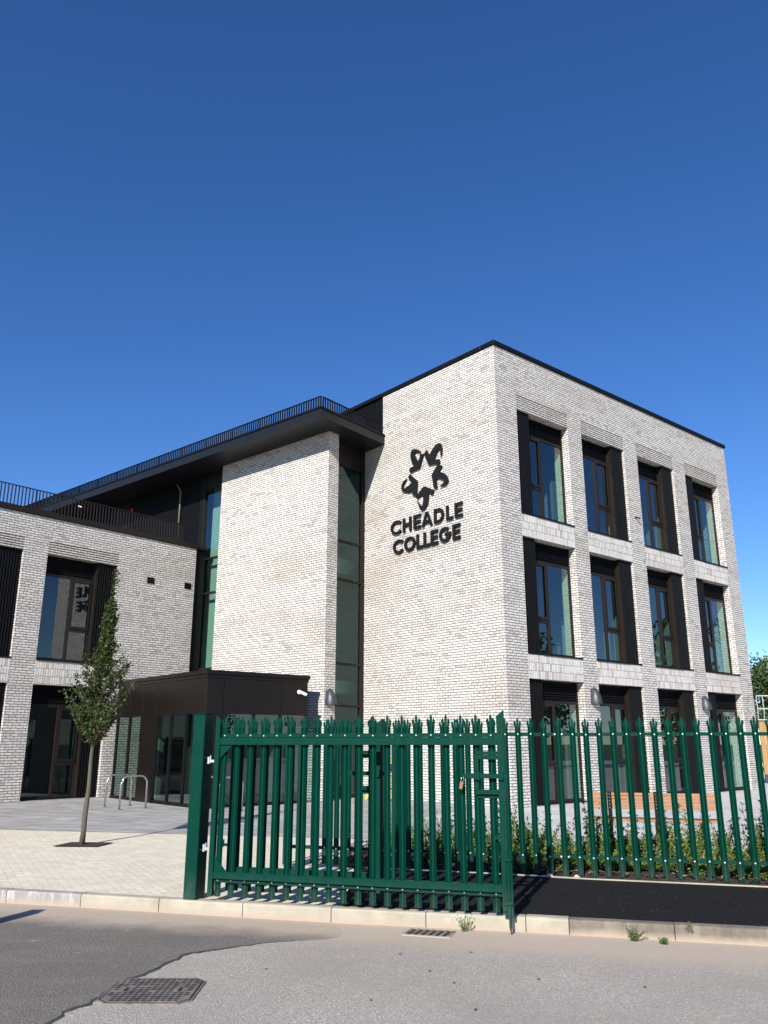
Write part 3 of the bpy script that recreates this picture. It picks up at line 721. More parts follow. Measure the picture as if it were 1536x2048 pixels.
# ------------------------------------------------------------------ wall sign
SG = thing('wall_sign', 'large charcoal metal letters and star flower emblem fixed on the pale brick wall', 'sign', FM)
PET = [[(3.18, 10.51), (3.23, 10.37), (3.29, 10.27), (3.38, 10.38), (3.46, 10.53), (3.47, 10.61), (3.39, 10.63), (3.27, 10.59), (3.18, 10.54), (3.19, 10.59), (3.27, 10.66), (3.41, 10.73), (3.55, 10.75), (3.63, 10.69), (3.66, 10.57), (3.62, 10.38), (3.5, 10.18), (3.72, 10.13), (3.68, 10.0), (3.24, 10.04), (3.04, 10.46)],
 [(2.89, 10.54), (2.78, 10.34), (2.65, 10.49), (2.5, 10.6), (2.35, 10.64), (2.25, 10.58), (2.21, 10.44), (2.22, 10.3), (2.25, 10.16), (2.28, 10.22), (2.28, 10.36), (2.32, 10.45), (2.41, 10.4), (2.5, 10.27), (2.58, 10.16), (2.34, 10.1), (2.33, 9.97), (2.82, 10.04), (3.02, 10.47)],
 [(2.4, 9.96), (2.22, 9.85), (2.36, 9.69), (2.17, 9.61), (2.02, 9.47), (1.96, 9.31), (2.03, 9.22), (2.16, 9.19), (2.35, 9.21), (2.22, 9.26), (2.14, 9.32), (2.19, 9.4), (2.32, 9.47), (2.5, 9.51), (2.46, 9.2), (2.59, 9.21), (2.69, 9.66)],
 [(3.04, 9.39), (2.6, 9.16), (2.66, 9.01), (2.85, 9.15), (2.85, 8.98), (2.9, 8.77), (3.02, 8.63), (3.17, 8.63), (3.28, 8.77), (3.37, 8.99), (3.27, 8.87), (3.18, 8.75), (3.11, 8.79), (3.08, 8.95), (3.1, 9.13), (3.37, 9.05), (3.41, 9.15)],
 [(3.69, 9.94), (3.35, 9.64), (3.39, 9.13), (3.58, 9.22), (3.55, 9.36), (3.77, 9.36), (4.0, 9.42), (4.11, 9.54), (4.09, 9.69), (3.98, 9.8), (3.84, 9.83), (3.92, 9.75), (4.01, 9.66), (4.04, 9.56), (3.93, 9.53), (3.77, 9.57), (3.6, 9.64), (3.78, 9.87)]]
for p in PET: MB().prism(p, 'x', -.075, -.03).build('emblem_petal', M_SIGN, SG, FM, uv=False)
def stroke(m, pts, w, close=False):
    """a flat ribbon of width w through 2-D points (glyph space), 45 mm thick"""
    n = len(pts); L_ = []; R_ = []
    for i, p in enumerate(pts):
        a = pts[i - 1] if (i > 0 or close) else p; b = pts[(i + 1) % n] if (i < n - 1 or close) else p
        d = Vector((b[0] - a[0], b[1] - a[1])).normalized(); nn = Vector((-d.y, d.x)) * w / 2
        L_.append((p[0] + nn.x, p[1] + nn.y)); R_.append((p[0] - nn.x, p[1] - nn.y))
    rng = range(n if close else n - 1)
    for i in rng:
        j = (i + 1) % n; m.append([L_[i], L_[j], R_[j], R_[i]])
def arc(cx, cy, rx, ry, a0, a1, n=18): return [(cx + rx * math.cos(R(a0 + (a1 - a0) * k / n)), cy + ry * math.sin(R(a0 + (a1 - a0) * k / n))) for k in range(n + 1)]
def glyph(ch, w, h, t):
    q = []; r = t / 2
    if ch in 'CGO':
        if ch == 'O': stroke(q, arc(w / 2, h / 2, w / 2 - r, h / 2 - r, 0, 360, 28)[:-1], t, True)
        elif ch == 'C':
            rx = (w - 1.3 * r) / 1.766; stroke(q, arc(r + rx, h / 2, rx, h / 2 - r, 42, 318, 26), t)
        else:
            stroke(q, arc(w / 2, h / 2, w / 2 - r, h / 2 - r, 48, 360, 26), t); stroke(q, [(w * .50, h * .5 - r * .1), (w, h * .5 - r * .1)], t)
    if ch in 'HELD': q.append([(0, 0), (t, 0), (t, h), (0, h)])
    if ch == 'H': q.append([(w - t, 0), (w, 0), (w, h), (w - t, h)]); q.append([(t, h / 2 - r), (w - t, h / 2 - r), (w - t, h / 2 + r), (t, h / 2 + r)])
    if ch in 'EL': q.append([(t, 0), (w, 0), (w, t), (t, t)])
    if ch == 'E': q.append([(t, h - t), (w, h - t), (w, h), (t, h)]); q.append([(t, h / 2 - r), (w * .93, h / 2 - r), (w * .93, h / 2 + r), (t, h / 2 + r)])
    if ch == 'A':
        q.append([(0, 0), (t * 1.12, 0), (w / 2 + t * .32, h), (w / 2 - t * .55, h)]); q.append([(w - t * 1.12, 0), (w, 0), (w / 2 + t * .55, h), (w / 2 - t * .32, h)])
        q.append([(w * .22, h * .22), (w * .78, h * .22), (w * .70, h * .42), (w * .30, h * .42)])
    if ch == 'D':
        c = [(t, h - r)] + arc(w * .45, h / 2, w * .55 - r, h / 2 - r, 90, -90, 18) + [(t, r)]; stroke(q, c, t)
    return q
W1 = ('CHEADLE', 8.075, 8.535, [(4.64, 4.14), (4.05, 3.66), (3.55, 3.22), (3.18, 2.70), (2.62, 2.20), (2.09, 1.81), (1.73, 1.41)])
W2 = ('COLLEGE', 7.425, 7.89, [(4.53, 4.05), (3.99, 3.48), (3.42, 3.14), (3.10, 2.82), (2.78, 2.47), (2.41, 1.91), (1.84, 1.53)])
for word, z0, z1, spans in (W1, W2):
    for ch, (ya_, yb_) in zip(word, spans):
        m = MB()
        for k, quad in enumerate(glyph(ch, ya_ - yb_, z1 - z0, .092)):
            e = .0004 * (k % 3)
            m.prism([(ya_ - px_, z0 + pz_) for px_, pz_ in quad], 'x', -.075 - e, -.03 + e)
        m.build('letter', M_SIGN, SG, FM, uv=False)

# ------------------------------------------------------------------ lamps and cameras
def lamp_mesh(fr, label, rot):
    """half-dome bulkhead: flat back on the wall, round hood, open underside. local -y points out from the wall"""
    f = fr @ Matrix.Rotation(rot, 4, 'Z'); t = thing('wall_lamp', label, 'lamp', f, 'grey dome lamps on the brick piers')
    m = MB(); n, k = 12, 9; H_, W_, D_ = .50, .19, .25; rows = []
    for i in range(k + 1):
        u = i / k; z = H_ * (1 - u); s = math.sin(min(1, u * 1.02) * math.pi / 2) ** .62; row = []
        for j in range(n + 1):
            a = math.pi * j / n; row.append(len(m.v)); m.v.append((-math.cos(a) * W_ * s, -math.sin(a) * D_ * s - .01, z))
        rows.append(row)
    for i in range(k):
        for j in range(n): m.f.append((rows[i][j], rows[i + 1][j], rows[i + 1][j + 1], rows[i][j + 1])); m.mi.append(0)
    m.box(-.16, .16, -.01, 0, .0, .42)
    m.build('hood', M_LAMP, t, f, smooth=True)
    m = MB(); b = len(m.v); m.v.append((0, -.01, .03))
    for j in range(n + 1): a = math.pi * j / n; m.v.append((-math.cos(a) * (W_ - .015), -math.sin(a) * (D_ - .015) - .01, .02))
    for j in range(n): m.f.append((b, b + 2 + j, b + 1 + j)); m.mi.append(0)
    m.build('diffuser', M_OPAL, t, f)
    return t
lamp_mesh(FM @ T(3.86, 0, 2.72), 'grey dome lamp on the first brick pier from the building corner', 0)
lamp_mesh(FM @ T(10.22, 0, 2.70), 'grey dome lamp on the brick pier farthest right', 0)
lamp_mesh(FW @ T(.26 - .0, 0, 0) @ Matrix.Translation((0, 0, 0)) if False else FW @ T(3.42, -6.54, 2.70), 'grey dome lamp on the narrow tower side beside the tall stair glass', 0)
def cctv(fr, label, mat, sc=1.0):
    t = thing('security_camera', label, 'camera', fr)
    m = MB().lathe([(0, 0), (.06, 0), (.07, .02), (.06, .05), (0, .06)], n=14)
    m.v = [(v[0] * sc, -v[2] * sc, v[1] * sc) for v in m.v]; m.build('mount', mat, t, fr, smooth=True)
    m = MB().tube([(0, -.05 * sc, 0), (.02 * sc, -.10 * sc, -.01 * sc), (.10 * sc, -.17 * sc, -.06 * sc), (.15 * sc, -.21 * sc, -.09 * sc)], [.035 * sc, .045 * sc, .045 * sc, .047 * sc], 12)
    m.build('housing', mat, t, fr, smooth=True)
    m = MB().tube([(.151 * sc, -.211 * sc, -.091 * sc), (.158 * sc, -.216 * sc, -.096 * sc)], .037 * sc, 12); m.build('lens', M_LENS, t, fr)
    return t
cctv(FM @ T(-3.20, Y0 + .006, 3.02), 'white bullet camera on the brown entrance box', M_WHITE, .95)
cctv(FM @ T(6.92, 0, 8.98), 'small black camera on the pier between top floor windows', M_BLACK, .6)
cctv(FW @ T(-1.6, .02, 8.98), 'small pale camera on the terrace guard rail', M_GALV, .45)
t = thing('alarm_sounder', 'small red alarm sounder on the dark cladding under the eaves', 'alarm', FW @ T(3.60, 5.2, 10.95))
f = FW @ T(3.60, 5.2, 10.95); m = MB().lathe([(0, 0), (.09, 0), (.09, .05), (.05, .10), (0, .11)], n=14); m.v = [(-v[2], v[0], v[1]) for v in m.v]; m.build('body', M_RED, t, f, smooth=True)

# ------------------------------------------------------------------ palisade parts
def pale_mb(h, w=.074, foot=0.0):
    """cold-rolled W section with a splayed triple point. x across, -y faces the street"""
    m = MB(); x = [-w / 2, -w * .30, -w * .11, w * .11, w * .30, w / 2]; y = [-.004, .012, -.006, -.006, .012, -.004]; t = .003
    zt_ = h - .135
    for i in range(5):
        a, b = i, i + 1
        m.prism([(x[a], y[a]), (x[b], y[b]), (x[b], y[b] + t), (x[a], y[a] + t)], 'z', foot, zt_)
    # centre prong
    c = w * .20
    m.face([(-c, -.006, zt_), (c, -.006, zt_), (c, -.006, h - .035), (0, -.006, h), (-c, -.006, h - .035)])
    m.face([(-c, -.002, zt_), (-c, -.002, h - .035), (0, -.002, h), (c, -.002, h - .035), (c, -.002, zt_)])
    m.face([(-c, -.006, zt_), (-c, -.006, h - .035), (-c, -.002, h - .035), (-c, -.002, zt_)]); m.face([(c, -.006, zt_), (c, -.002, zt_), (c, -.002, h - .035), (c, -.006, h - .035)])
    for s in (-1, 1):   # side prongs flare outwards and to the street
        i0, i1 = s * w * .19, s * w / 2
        P = [((i0, .004, zt_), (i1, -.004, zt_)), ((s * w * .235, -.006, zt_ + .04), (s * w * .62, -.010, zt_ + .04)), ((s * w * .29, -.012, zt_ + .07), (s * w * .655, -.018, zt_ + .065)), ((s * w * .37, -.020, h - .042),) * 2]
        for (a, b), (c_, d) in zip(P, P[1:]):
            q = [a, b, d, c_] if d != c_ else [a, b, d]
            if s < 0: q = q[::-1]
            m.face(q); m.face([(v[0], v[1] + t, v[2]) for v in q[::-1]])
    return m
def bolt_mb(x, y, z, r=.0115):
    m = MB().lathe([(r, 0), (r * .9, r * .4), (r * .5, r * .75), (0, r * .85)], n=8); m.v = [(x + v[0], y - v[2], z + v[1]) for v in m.v]; return m
GATES = []
def gate_leaf(fr, n_p, label, full):
    t = thing('palisade_gate', label, 'gate', fr); P = .1595; L = (n_p - 1) * P
    xl, xr = -.10, L + .105
    z1, z0 = 1.615, .225
    # rails
    for za, zb, fa, fb in ((z1, z1 + .078, z1 + .079, z1 + .122), (z0, z0 + .07, z0 - .04, z0 - .001)):
        m = MB().box(xl + .06, xr - .04, -.05, -.004, za, zb); m.box(xl + .06, xr - .04, -.010, -.0045, fa, fb)
        m.box(xl + .06, xr - .04, -.036, -.0105, (fa - .0005) if fa > zb else (fa), (fa + .004) if fa > zb else (fa + .004)) if fa < za else None
        m.build('rail', M_GREEN, t, fr, bevel=.003)
    # stiles, cut at an angle on top
    MB().prism([(xl, .045), (xl + .058, .045), (xl + .058, 1.86), (xl, 1.935)], 'y', -.052, .006).build('stile', M_GREEN, t, fr, bevel=.003)
    hh = 1.965 if full else 1.90
    MB().prism([(xr - .040, .03), (xr + .034, .03), (xr + .034, hh), (xr - .040, hh - .06)], 'y', -.056, .006).build('stile', M_GREEN, t, fr, bevel=.003)
    for k in ((1, 2) if full else ()):
        xm = L * (0.305 if k == 1 else .655); MB().box(xm - .018, xm + .018, -.040, -.006, z0 + .0705, z1 - .0005).build('mid_bar', M_GREEN, t, fr, bevel=.002)
    for za, s in ((z1, -1), (z0 + .07, 1)):
        if not full: break
        MB().prism([(xl + .058, za), (xl + .15 + .06, za), (xl + .058, za + s * .15)], 'y', -.030, -.024).build('gusset', M_GREEN, t, fr)
    p0 = pale_mb(1.935, .072, .04).build('pale', M_GREEN, t, fr)
    bolt_mb(0, -.012, z1 + .100, .0095).build('bolt', M_BOLT, p0, fr); bolt_mb(0, -.012, z0 - .020, .008).build('bolt', M_BOLT, p0, fr)
    for k in range(1, n_p): copy_tree(p0, fr @ T(k * P + random.uniform(-.002, .002), random.uniform(-.001, .002), random.uniform(-.004, .004)), t)
    # latch box
    xb = xr - .04; m = MB()
    m.box(xb - .24, xb, -.052, -.006, 1.475, 1.520); m.box(xb - .235, xb, -.014, -.007, 1.521, 1.555)
    m.box(xb - .235, xb, -.052, -.006, 1.135, 1.180); m.box(xb - .23, xb, -.014, -.007, 1.095, 1.134)
    m.box(xb - .24, xb - .198, -.050, -.007, 1.181, 1.474); m.build('latch_frame', M_GREEN, t, fr, bevel=.002)
    m = MB().box(xb - .36, xb + .10, -.070, -.057, 1.290, 1.335); m.box(xb - .235, xb - .185, -.085, -.053, 1.275, 1.35); m.box(xb + .005, xb + .055, -.085, -.058, 1.275, 1.35)
    m.build('sliding_bolt', M_GREEN, t, fr, bevel=.002)
    if full:
        m = MB().box(xr - .038, xr + .008, -.072, -.057, .06, .55); 
        t2 = m.build('slotted_plate', M_GREEN, t, fr, bevel=.002)
        mh = MB()
        for k in range(9): mh.box(xr - .020, xr - .008, -.0735, -.0715, .10 + k * .05, .122 + k * .05)
        mh.build('slot', M_DARKHOLE, t2, fr)
        m = MB().tube([(xr + .035, -.085, .60), (xr + .035, -.085, -.07), (xr + .037, -.085, -.135)], [.014, .014, .003], 10)
        m.tube([(xr + .062, -.070, .62), (xr + .062, -.070, .06)], .009, 8)
        m.box(xr + .008, xr + .07, -.105, -.057, .52, .545); m.box(xr + .008, xr + .07, -.105, -.057, .13, .155); m.box(xr + .012, xr + .07, -.075, -.060, .02, .60)
        m.build('drop_bolt', M_GREEN, t, fr)
        MB().box(xr - .095, xr - .041, -.045, -.01, .71, .745).build('stop_lug', M_GREEN, t, fr)
    # hinge eyes
    for z in (1.44, .52):
        m = MB().box(xl - .075, xl - .001, -.035, -.018, z - .014, z + .014); m.tube([(xl - .078, -.026, z - .03), (xl - .078, -.026, z + .045)], .016, 10)
        m.tube([(xl - .055, -.026, z - .02), (xl - .055, -.026, z + .06)], .008, 8)
        m.build('hinge', M_GALV if full else M_GREEN, t, fr)
    GATES.append(t); return t
gate_leaf(FG, 20, 'green palisade gate leaf nearest the street with a brown padlock on its bolt', True)
gate_leaf(FG @ T(.025, .38), 11, 'shorter green palisade gate leaf folded behind the long one in its shadow', False)
# padlock
f = FG @ T(2.72, -.085, 1.235); t = thing('padlock', 'weathered brown padlock hanging from the sliding bolt of the green gate', 'padlock', f)
MB().prism([(-.024, -.045), (.012, -.055), (.028, .020), (-.008, .030)], 'y', -.018, .006).build('body', M_BRASS, t, f, bevel=.004)
MB().tube([(-.002, -.005, .02), (.004, -.008, .055), (.018, -.006, .078), (.030, -.002, .055), (.026, -.004, .02)], .005, 8).build('shackle', M_STEEL, t, f, smooth=True)
# gate post
def gate_post(fr, label):
    t = thing('gate_post', label, 'post', fr)
    MB().box(-.075, .075, -.075, .15, .0, 1.955).build('shaft', M_GREEN, t, fr, bevel=.008)
    for z in (1.47, .50): MB().box(.0755, .155, -.05, .045, z, z + .012).build('bracket', M_GREEN, t, fr)
    MB().box(-.080, .080, -.080, .155, 1.9555, 1.961).build('cap', M_GREEN, t, fr)
    return t
gate_post(FG @ T(-.315, .03), 'big square green steel post carrying the gate hinges')
gate_post(T(-4.93, 6.60, RZ), 'square green post on the road, outside the view to the left')

# palisade fence
FN = thing('palisade_fence', 'dark green steel palisade fence in front of the shrub bed', 'fence', FF)
P = .172
def fx(k): return P * (k + (-.11 if -7 < k < 4 else (.07 if k > 4 else 0)))
for za, zb in ((1.722, 1.766), (.212, .256)):
    MB().box(fx(-18.5), fx(44), .014, .019, za, zb).box(fx(-18.5), fx(44), .0195, .05, zb - .005, zb).build('rail', M_GREEN, FN, FF)
p0 = pale_mb(1.965, .077, .02).build('pale', M_GREEN, FN, FF @ T(fx(0), 0)); fr0 = FF @ T(fx(0), 0)
bolt_mb(0, -.008, 1.744, .0125).build('bolt', M_BOLT, p0, fr0); bolt_mb(0, -.008, .234, .0125).build('bolt', M_BOLT, p0, fr0)
for k in range(-18, 44):
    if k in (0, 4): continue
    copy_tree(p0, FF @ T(fx(k), random.uniform(-.002, .002), random.uniform(-.006, .006)), FN)
for k in (4, 20, 36):
    f4 = FF @ T(fx(k), -.012)
    if k == 4:
        q = pale_mb(1.985, .077, -.0).build('pale', M_GREEN, FN, f4)
        for s in (-1, 1):
            for z in (1.744, .234): bolt_mb(s * .046, .004, z, .015).build('bolt', M_BOLT, q, f4)
for k in (-18.6, -12.4, 4, 20, 36):
    MB().box(fx(k) - .025, fx(k) + .025, .052, .15, -.05, 1.80).build('post', M_GREEN, FN, FF)

# ------------------------------------------------------------------ bike stands
def stand(x0, y0, x1, y1, label, r=.024, h=.80):
    a = Vector((x0, y0, 0)); b = Vector((x1, y1, 0)); d = (b - a); L = d.length; d = d / L; R_ = .2; pts = []
    pts.append((0, 0)); pts.append((0, h - R_))
    pts += [(R_ - R_ * math.cos(R(q)), h - R_ + R_ * math.sin(R(q))) for q in range(15, 91, 15)]
    pts += [(L - R_ + R_ * math.sin(R(q)), h - R_ + R_ * math.cos(R(q))) for q in range(0, 91, 15)]
    pts.append((L, 0))
    f = Matrix(((d.x, -d.y, 0, x0), (d.y, d.x, 0, y0), (0, 0, 1, 0), (0, 0, 0, 1)))
    t = thing('bike_stand', label, 'bike stand', f, 'steel hoop bike stands by the entrance box')
    MB().tube([(p, 0, z) for p, z in pts], r, 10).build('hoop', M_STEEL, t, f, smooth=True)
    for xx in (0, L): MB().lathe([(.06, 0), (.06, .008), (.03, .01)], (xx, 0, 0), 12).build('foot_ring', M_STEEL, t, f)
stand(-7.34, 22.72, -6.83, 23.24, 'steel hoop bike stand nearest the wing wall')
stand(-6.70, 21.9, -6.17, 22.38, 'second steel hoop bike stand left of the green post')
stand(-4.72, 21.35, -4.24, 21.79, 'steel hoop bike stand half hidden behind the big green post')
stand(-4.02, 21.0, -3.52, 21.4, 'steel hoop bike stand seen through the left of the gate')

# yellow trestle by the logo wall
f = FM @ T(-.35, 5.05) @ Matrix.Rotation(0, 4, 'Z'); t = thing('trestle', 'yellow wooden trestle against the pale brick wall, seen through the gate', 'trestle', f)
def bar(m, a, b, w): m.tube([a, b], w, 4)
for s, yy in ((1, .0), (-1, -1.15)):
    m = MB(); bar(m, (.0, yy - s * .32, 1.12), (-.28, yy + s * .10, 0), .05); bar(m, (.0, yy - s * .32, 1.12), (.22, yy + s * .10, 0), .05); m.build('leg', M_YEL, t, f)
MB().box(-.06, .06, -1.05, -.10, 1.06, 1.20).build('top_bar', M_YEL, t, f)
MB().box(-.19, -.14, -1.15, .0, .52, .64).build('cross_bar', M_YEL, t, f)
MB().box(-.26, -.21, -1.22, .07, .10, .32).build('lower_board', M_YEL, t, f)

# bench, seen from behind
a = Vector((3.40, 14.20, 0)); b = Vector((5.33, 13.68, 0)); d = (b - a).normalized(); L = (b - a).length
f = Matrix(((d.x, -d.y, 0, a.x), (d.y, d.x, 0, a.y), (0, 0, 1, 0), (0, 0, 0, 1)))
t = thing('bench', 'orange hardwood slatted bench with black steel frame behind the shrubs', 'bench', f)
for k in range(5): MB().box(0, L, .0 - .012 * k, .03 - .012 * k + .0, .60 + .052 * k, .644 + .052 * k).build('back_slat', M_BENCH, t, f, bevel=.004)
for k in range(5): MB().box(0, L, .06 + .09 * k, .135 + .09 * k, .405, .435).build('seat_slat', M_BENCH, t, f, bevel=.004)
for xx in (.30, 1.02, 1.72):
    m = MB().box(xx - .032, xx + .032, -.075, -.065, .30, .87); m.box(xx - .022, xx + .022, -.064, .5, .36, .40); m.box(xx - .022, xx + .022, .0, .04, 0.0, .36); m.box(xx - .022, xx + .022, .42, .46, 0.0, .36); m.box(xx - .022, xx + .022, -.064, -.0, .30, .359)
    u = m.build('support', M_BLACK, t, f)
    m = MB()
    for k in range(5): m.v += [v for v in []]; mm = bolt_mb(xx, -.075, .622 + .052 * k, .006); b0 = len(m.v); m.v += mm.v; m.f += [tuple(i + b0 for i in q) for q in mm.f]; m.mi += mm.mi
    m.build('bolts', M_BOLT, u, f)

# ------------------------------------------------------------------ road furniture
IR = G['iron']
f = T(-1.72, 6.82, RZ); t = thing('manhole_cover', 'worn rectangular iron manhole cover with cut corners in the road', 'manhole cover', f)
def octo(w, h, c): return [(-w + c, -h), (w - c, -h), (w, -h + c), (w, h - c), (w - c, h), (-w + c, h), (-w, h - c), (-w, -h + c)]
MB().prism(octo(.345, .325, .085), 'z', -.01, .008).build('frame', IR, t, f)
MB().prism(octo(.330, .310, .08), 'z', -.008, .0083).build('gap', M_DARKHOLE, t, f)
m = MB().prism(octo(.318, .298, .075), 'z', -.006, .0120); mh = m
for i in range(13):
    for j in range(13):
        x = -.276 + i * .046; y = -.264 + j * .044
        if abs(x) > .25 and abs(y) > .22: continue
        if (abs(abs(x) - .2) < .035 and abs(y) < .06): continue
        if random.random() < .06: continue
        mh.box(x - .0155, x + .0155, y - .0115, y + .0115, .0119, .0126, 1)
pl_ = m.build('plate', [IR, M_DARKHOLE], t, f)
for s in (-1, 1): MB().box(s * .2 - .012, s * .2 + .012, -.045, .045, .0121, .0135).build('key_hole', M_DARKHOLE, pl_, f)
f = frame(.44, 8.725, GD, RZ); t = thing('gully_grate', 'silted iron gully grate beside the kerb', 'grate', f)
MB().box(-.235, .235, -.15, .15, -.01, .006).build('frame', G['road_asphalt'], t, f)
m = MB()
for k in range(6):
    x = -.175 + k * .07; m.prism([(x - .026, -.11), (x + .010, -.11), (x + .030, .11), (x - .006, .11)], 'z', -.005, .0075)
m.build('slot', M_DARKHOLE, t, f)
m = MB()
for k in range(7): x = -.21 + k * .07; m.prism([(x - .020, -.12), (x + .004, -.12), (x + .024, .12), (x - .0, .12)], 'z', .0062, .012)
m.build('bar', IR, t, f)

# ------------------------------------------------------------------ plants
def leaf(m, c, d, n, l, w):
    """a folded pointed leaf: 4 faces round a midrib"""
    d = d.normalized(); s = d.cross(n).normalized(); u = s.cross(d); b = len(m.v)
    tip = c + d * l; mid = c + d * (l * .45)
    m.v += [tuple(c), tuple(mid + s * w + u * w * .35), tuple(tip), tuple(mid - s * w + u * w * .35)]
    m.f += [(b, b + 1, b + 2), (b, b + 2, b + 3)]; m.mi += [0, 0]
def rv(): return Vector((random.gauss(0, 1), random.gauss(0, 1), random.gauss(0, 1))).normalized()
def young_tree():
    f = T(-5.04, 14.60, 0); t = thing('young_tree', 'slim young hornbeam tree with bare trunk in a small mulch pit', 'tree', f)
    pts = [(0, 0, 0), (.01, 0, .25), (.0, .01, .42), (.03, 0, .9), (.02, .0, 1.35), (.03, .02, 1.9), (.06, .0, 2.6), (.10, .0, 3.3), (.13, 0, 3.9), (.16, 0, 4.35)]
    m = MB().tube(pts, [.050, .041, .046, .036, .030, .024, .018, .012, .007, .004], 9)
    tr = m.build('trunk', M_BARK, t, f, smooth=True)
    lm = MB(); bm = MB()
    def cx(z): return .02 + max(0, z - 1.3) * .045
    prof = [(1.28, .12), (1.75, .34), (2.05, .56), (2.45, .60), (2.75, .46), (3.0, .30), (3.25, .18), (3.6, .11), (4.0, .07), (4.62, .035)]
    def rad(z):
        for (a, r0), (b_, r1) in zip(prof, prof[1:]):
            if a <= z <= b_: return r0 + (r1 - r0) * (z - a) / (b_ - a)
        return .03
    for i in range(92):
        u = (i + random.random()) / 92; z0 = 1.58 + (u ** 1.2) * 2.3; az = i * 2.4 + random.uniform(-.5, .5)
        up = random.uniform(.45, .85); ln = random.uniform(.75, 1.12)
        r_end = rad(min(4.5, z0 + .35 * up)) * ln * random.uniform(.62, 1.08); steps = 7; p = Vector((cx(z0), 0, z0)); path = [tuple(p)]
        for k in range(1, steps + 1):
            q = k / steps; rr = r_end * (q ** .75); zz_ = z0 + q * (r_end * 1.0 + .22) * up
            p = Vector((cx(zz_) + rr * math.cos(az + .2 * q), rr * math.sin(az + .2 * q), zz_ + random.uniform(-.012, .012))); path.append(tuple(p))
        bm.tube(path, [.009 * (1 - k / (steps + 1)) + .0015 for k in range(steps + 1)], 4, cap=False)
        for k in range(1, steps + 1):
            c = Vector(path[k]); dirn = (Vector(path[k]) - Vector(path[k - 1])).normalized()
            for _ in range(8 + int(5 * random.random())):
                o = rv() * random.uniform(.005, .085); dd = (dirn * .6 + rv() * .9 + Vector((0, 0, -.15)))
                leaf(lm, c + o, dd, rv(), random.uniform(.045, .075), random.uniform(.014, .022))
    for _ in range(420):   # leader shoots
        z = random.uniform(3.3, 4.66) ; c = Vector((cx(z) + random.gauss(0, .035) * (5.2 - z), random.gauss(0, .035) * (5.2 - z), z))
        leaf(lm, c, rv() + Vector((0, 0, .3)), rv(), random.uniform(.04, .065), random.uniform(.011, .018))
    bm.build('branches', M_TWIG, t, f); lm.build('foliage', M_LEAF, t, f, uv=False)
young_tree()
random.seed(21)
SH_POS = []
def shrub_proto(seed, h):
    random.seed(seed); lm = MB(); bm = MB()
    for i in range(21):
        az = random.random() * 6.28; sp = random.uniform(.05, .46); hh = h * random.uniform(.42, .95) * (1.0 if sp < .25 else .7)
        p = Vector((random.uniform(-.08, .08), random.uniform(-.08, .08), 0)); path = [tuple(p)]; n = 8
        for k in range(1, n + 1):
            q = k / n; p = Vector((sp * q * math.cos(az) + random.uniform(-.015, .015), sp * q * math.sin(az) + random.uniform(-.015, .015), hh * q)); path.append(tuple(p))
        bm.tube(path, [.006 * (1 - k / (n + 1)) + .001 for k in range(n + 1)], 4, cap=False)
        for k in range(1, n + 1):
            q = k / n; cnt = int(27 * (1.15 - q) ** 1.3) + 4
            for _ in range(cnt):
                c = Vector(path[k]) + rv() * random.uniform(.0, .03 + .075 * (1 - q)); c.z = max(.03, c.z)
                leaf(lm, c, rv() + Vector((0, 0, .5)), rv(), random.uniform(.026, .048), random.uniform(.009, .014))
    return lm, bm
protos = []
for s_, h_ in ((1, .82), (2, .95), (3, .70), (4, .88)):
    protos.append([x.build(n, mt, None, ID, uv=False) for x, n, mt in zip(shrub_proto(s_, h_), ('foliage', 'stems'), (M_SHRUB, M_TWIG))])
PM = [[o.data for o in p] for p in protos]
for p in protos:
    for o in p: COL.objects.unlink(o); bpy.data.objects.remove(o)
random.seed(5)
spots = []
x = -.12; i = 0
while x < 8.6:
    yf = 12.03 - (x + .29) * .318; spots.append((x, yf + random.uniform(.32, .5))); spots.append((x + .24, yf + random.uniform(.85, 1.15)))
    x += random.uniform(.30, .38)
vis = 0
for i, (x, y) in enumerate(spots):
    sc = random.uniform(.70, .98) * (.72 if x < .35 else 1)
    f = T(x, y, .03, random.random() * 6.28) @ Matrix.Scale(sc, 4)
    row = 'front' if i % 2 == 0 else 'back'
    t = thing('shrub', 'leafy green evergreen shrub in the %s row of the bed behind the palisade fence' % row, 'shrub', f, 'evergreen shrubs in the %s row' % row)
    for dm, n in zip(PM[i % 4], ('foliage', 'stems')):
        o = bpy.data.objects.new(n, dm); link(o, t, f)
# weeds by the kerb
def weed(x, y, z, h, n, label, w=.004):
    f = T(x, y, z); t = thing('weed', label, 'weed', f); m = MB()
    for i in range(n):
        az = random.random() * 6.28; lean = random.uniform(.15, .9); hh = h * random.uniform(.5, 1); p = Vector((random.uniform(-.02, .02), random.uniform(-.02, .02), 0))
        for k in range(6):
            q = p + Vector((math.cos(az) * lean * hh / 6, math.sin(az) * lean * hh / 6, hh / 6 * (1.2 - lean * .5)))
            m.tube([tuple(p), tuple(q)], .0016, 3, cap=False)
            for _ in range(2): leaf(m, q, rv() + Vector((0, 0, .4)), rv(), random.uniform(.015, .035), w)
            p = q
    m.build('stems', M_WEED, t, f, uv=False)
weed(.78, 8.80, RZ, .19, 12, 'tall dry weed growing at the kerb foot beside the gully grate')
weed(2.33, 8.40, RZ, .13, 16, 'low green weed clump at the foot of the older kerb', .006)
weed(2.56, 8.28, RZ, .06, 14, 'small flat weed at the kerb foot, right of the bigger clump', .006)
weed(2.83, 8.30, -.02, .06, 5, 'thin grass tuft growing in the old kerb joint', .003)
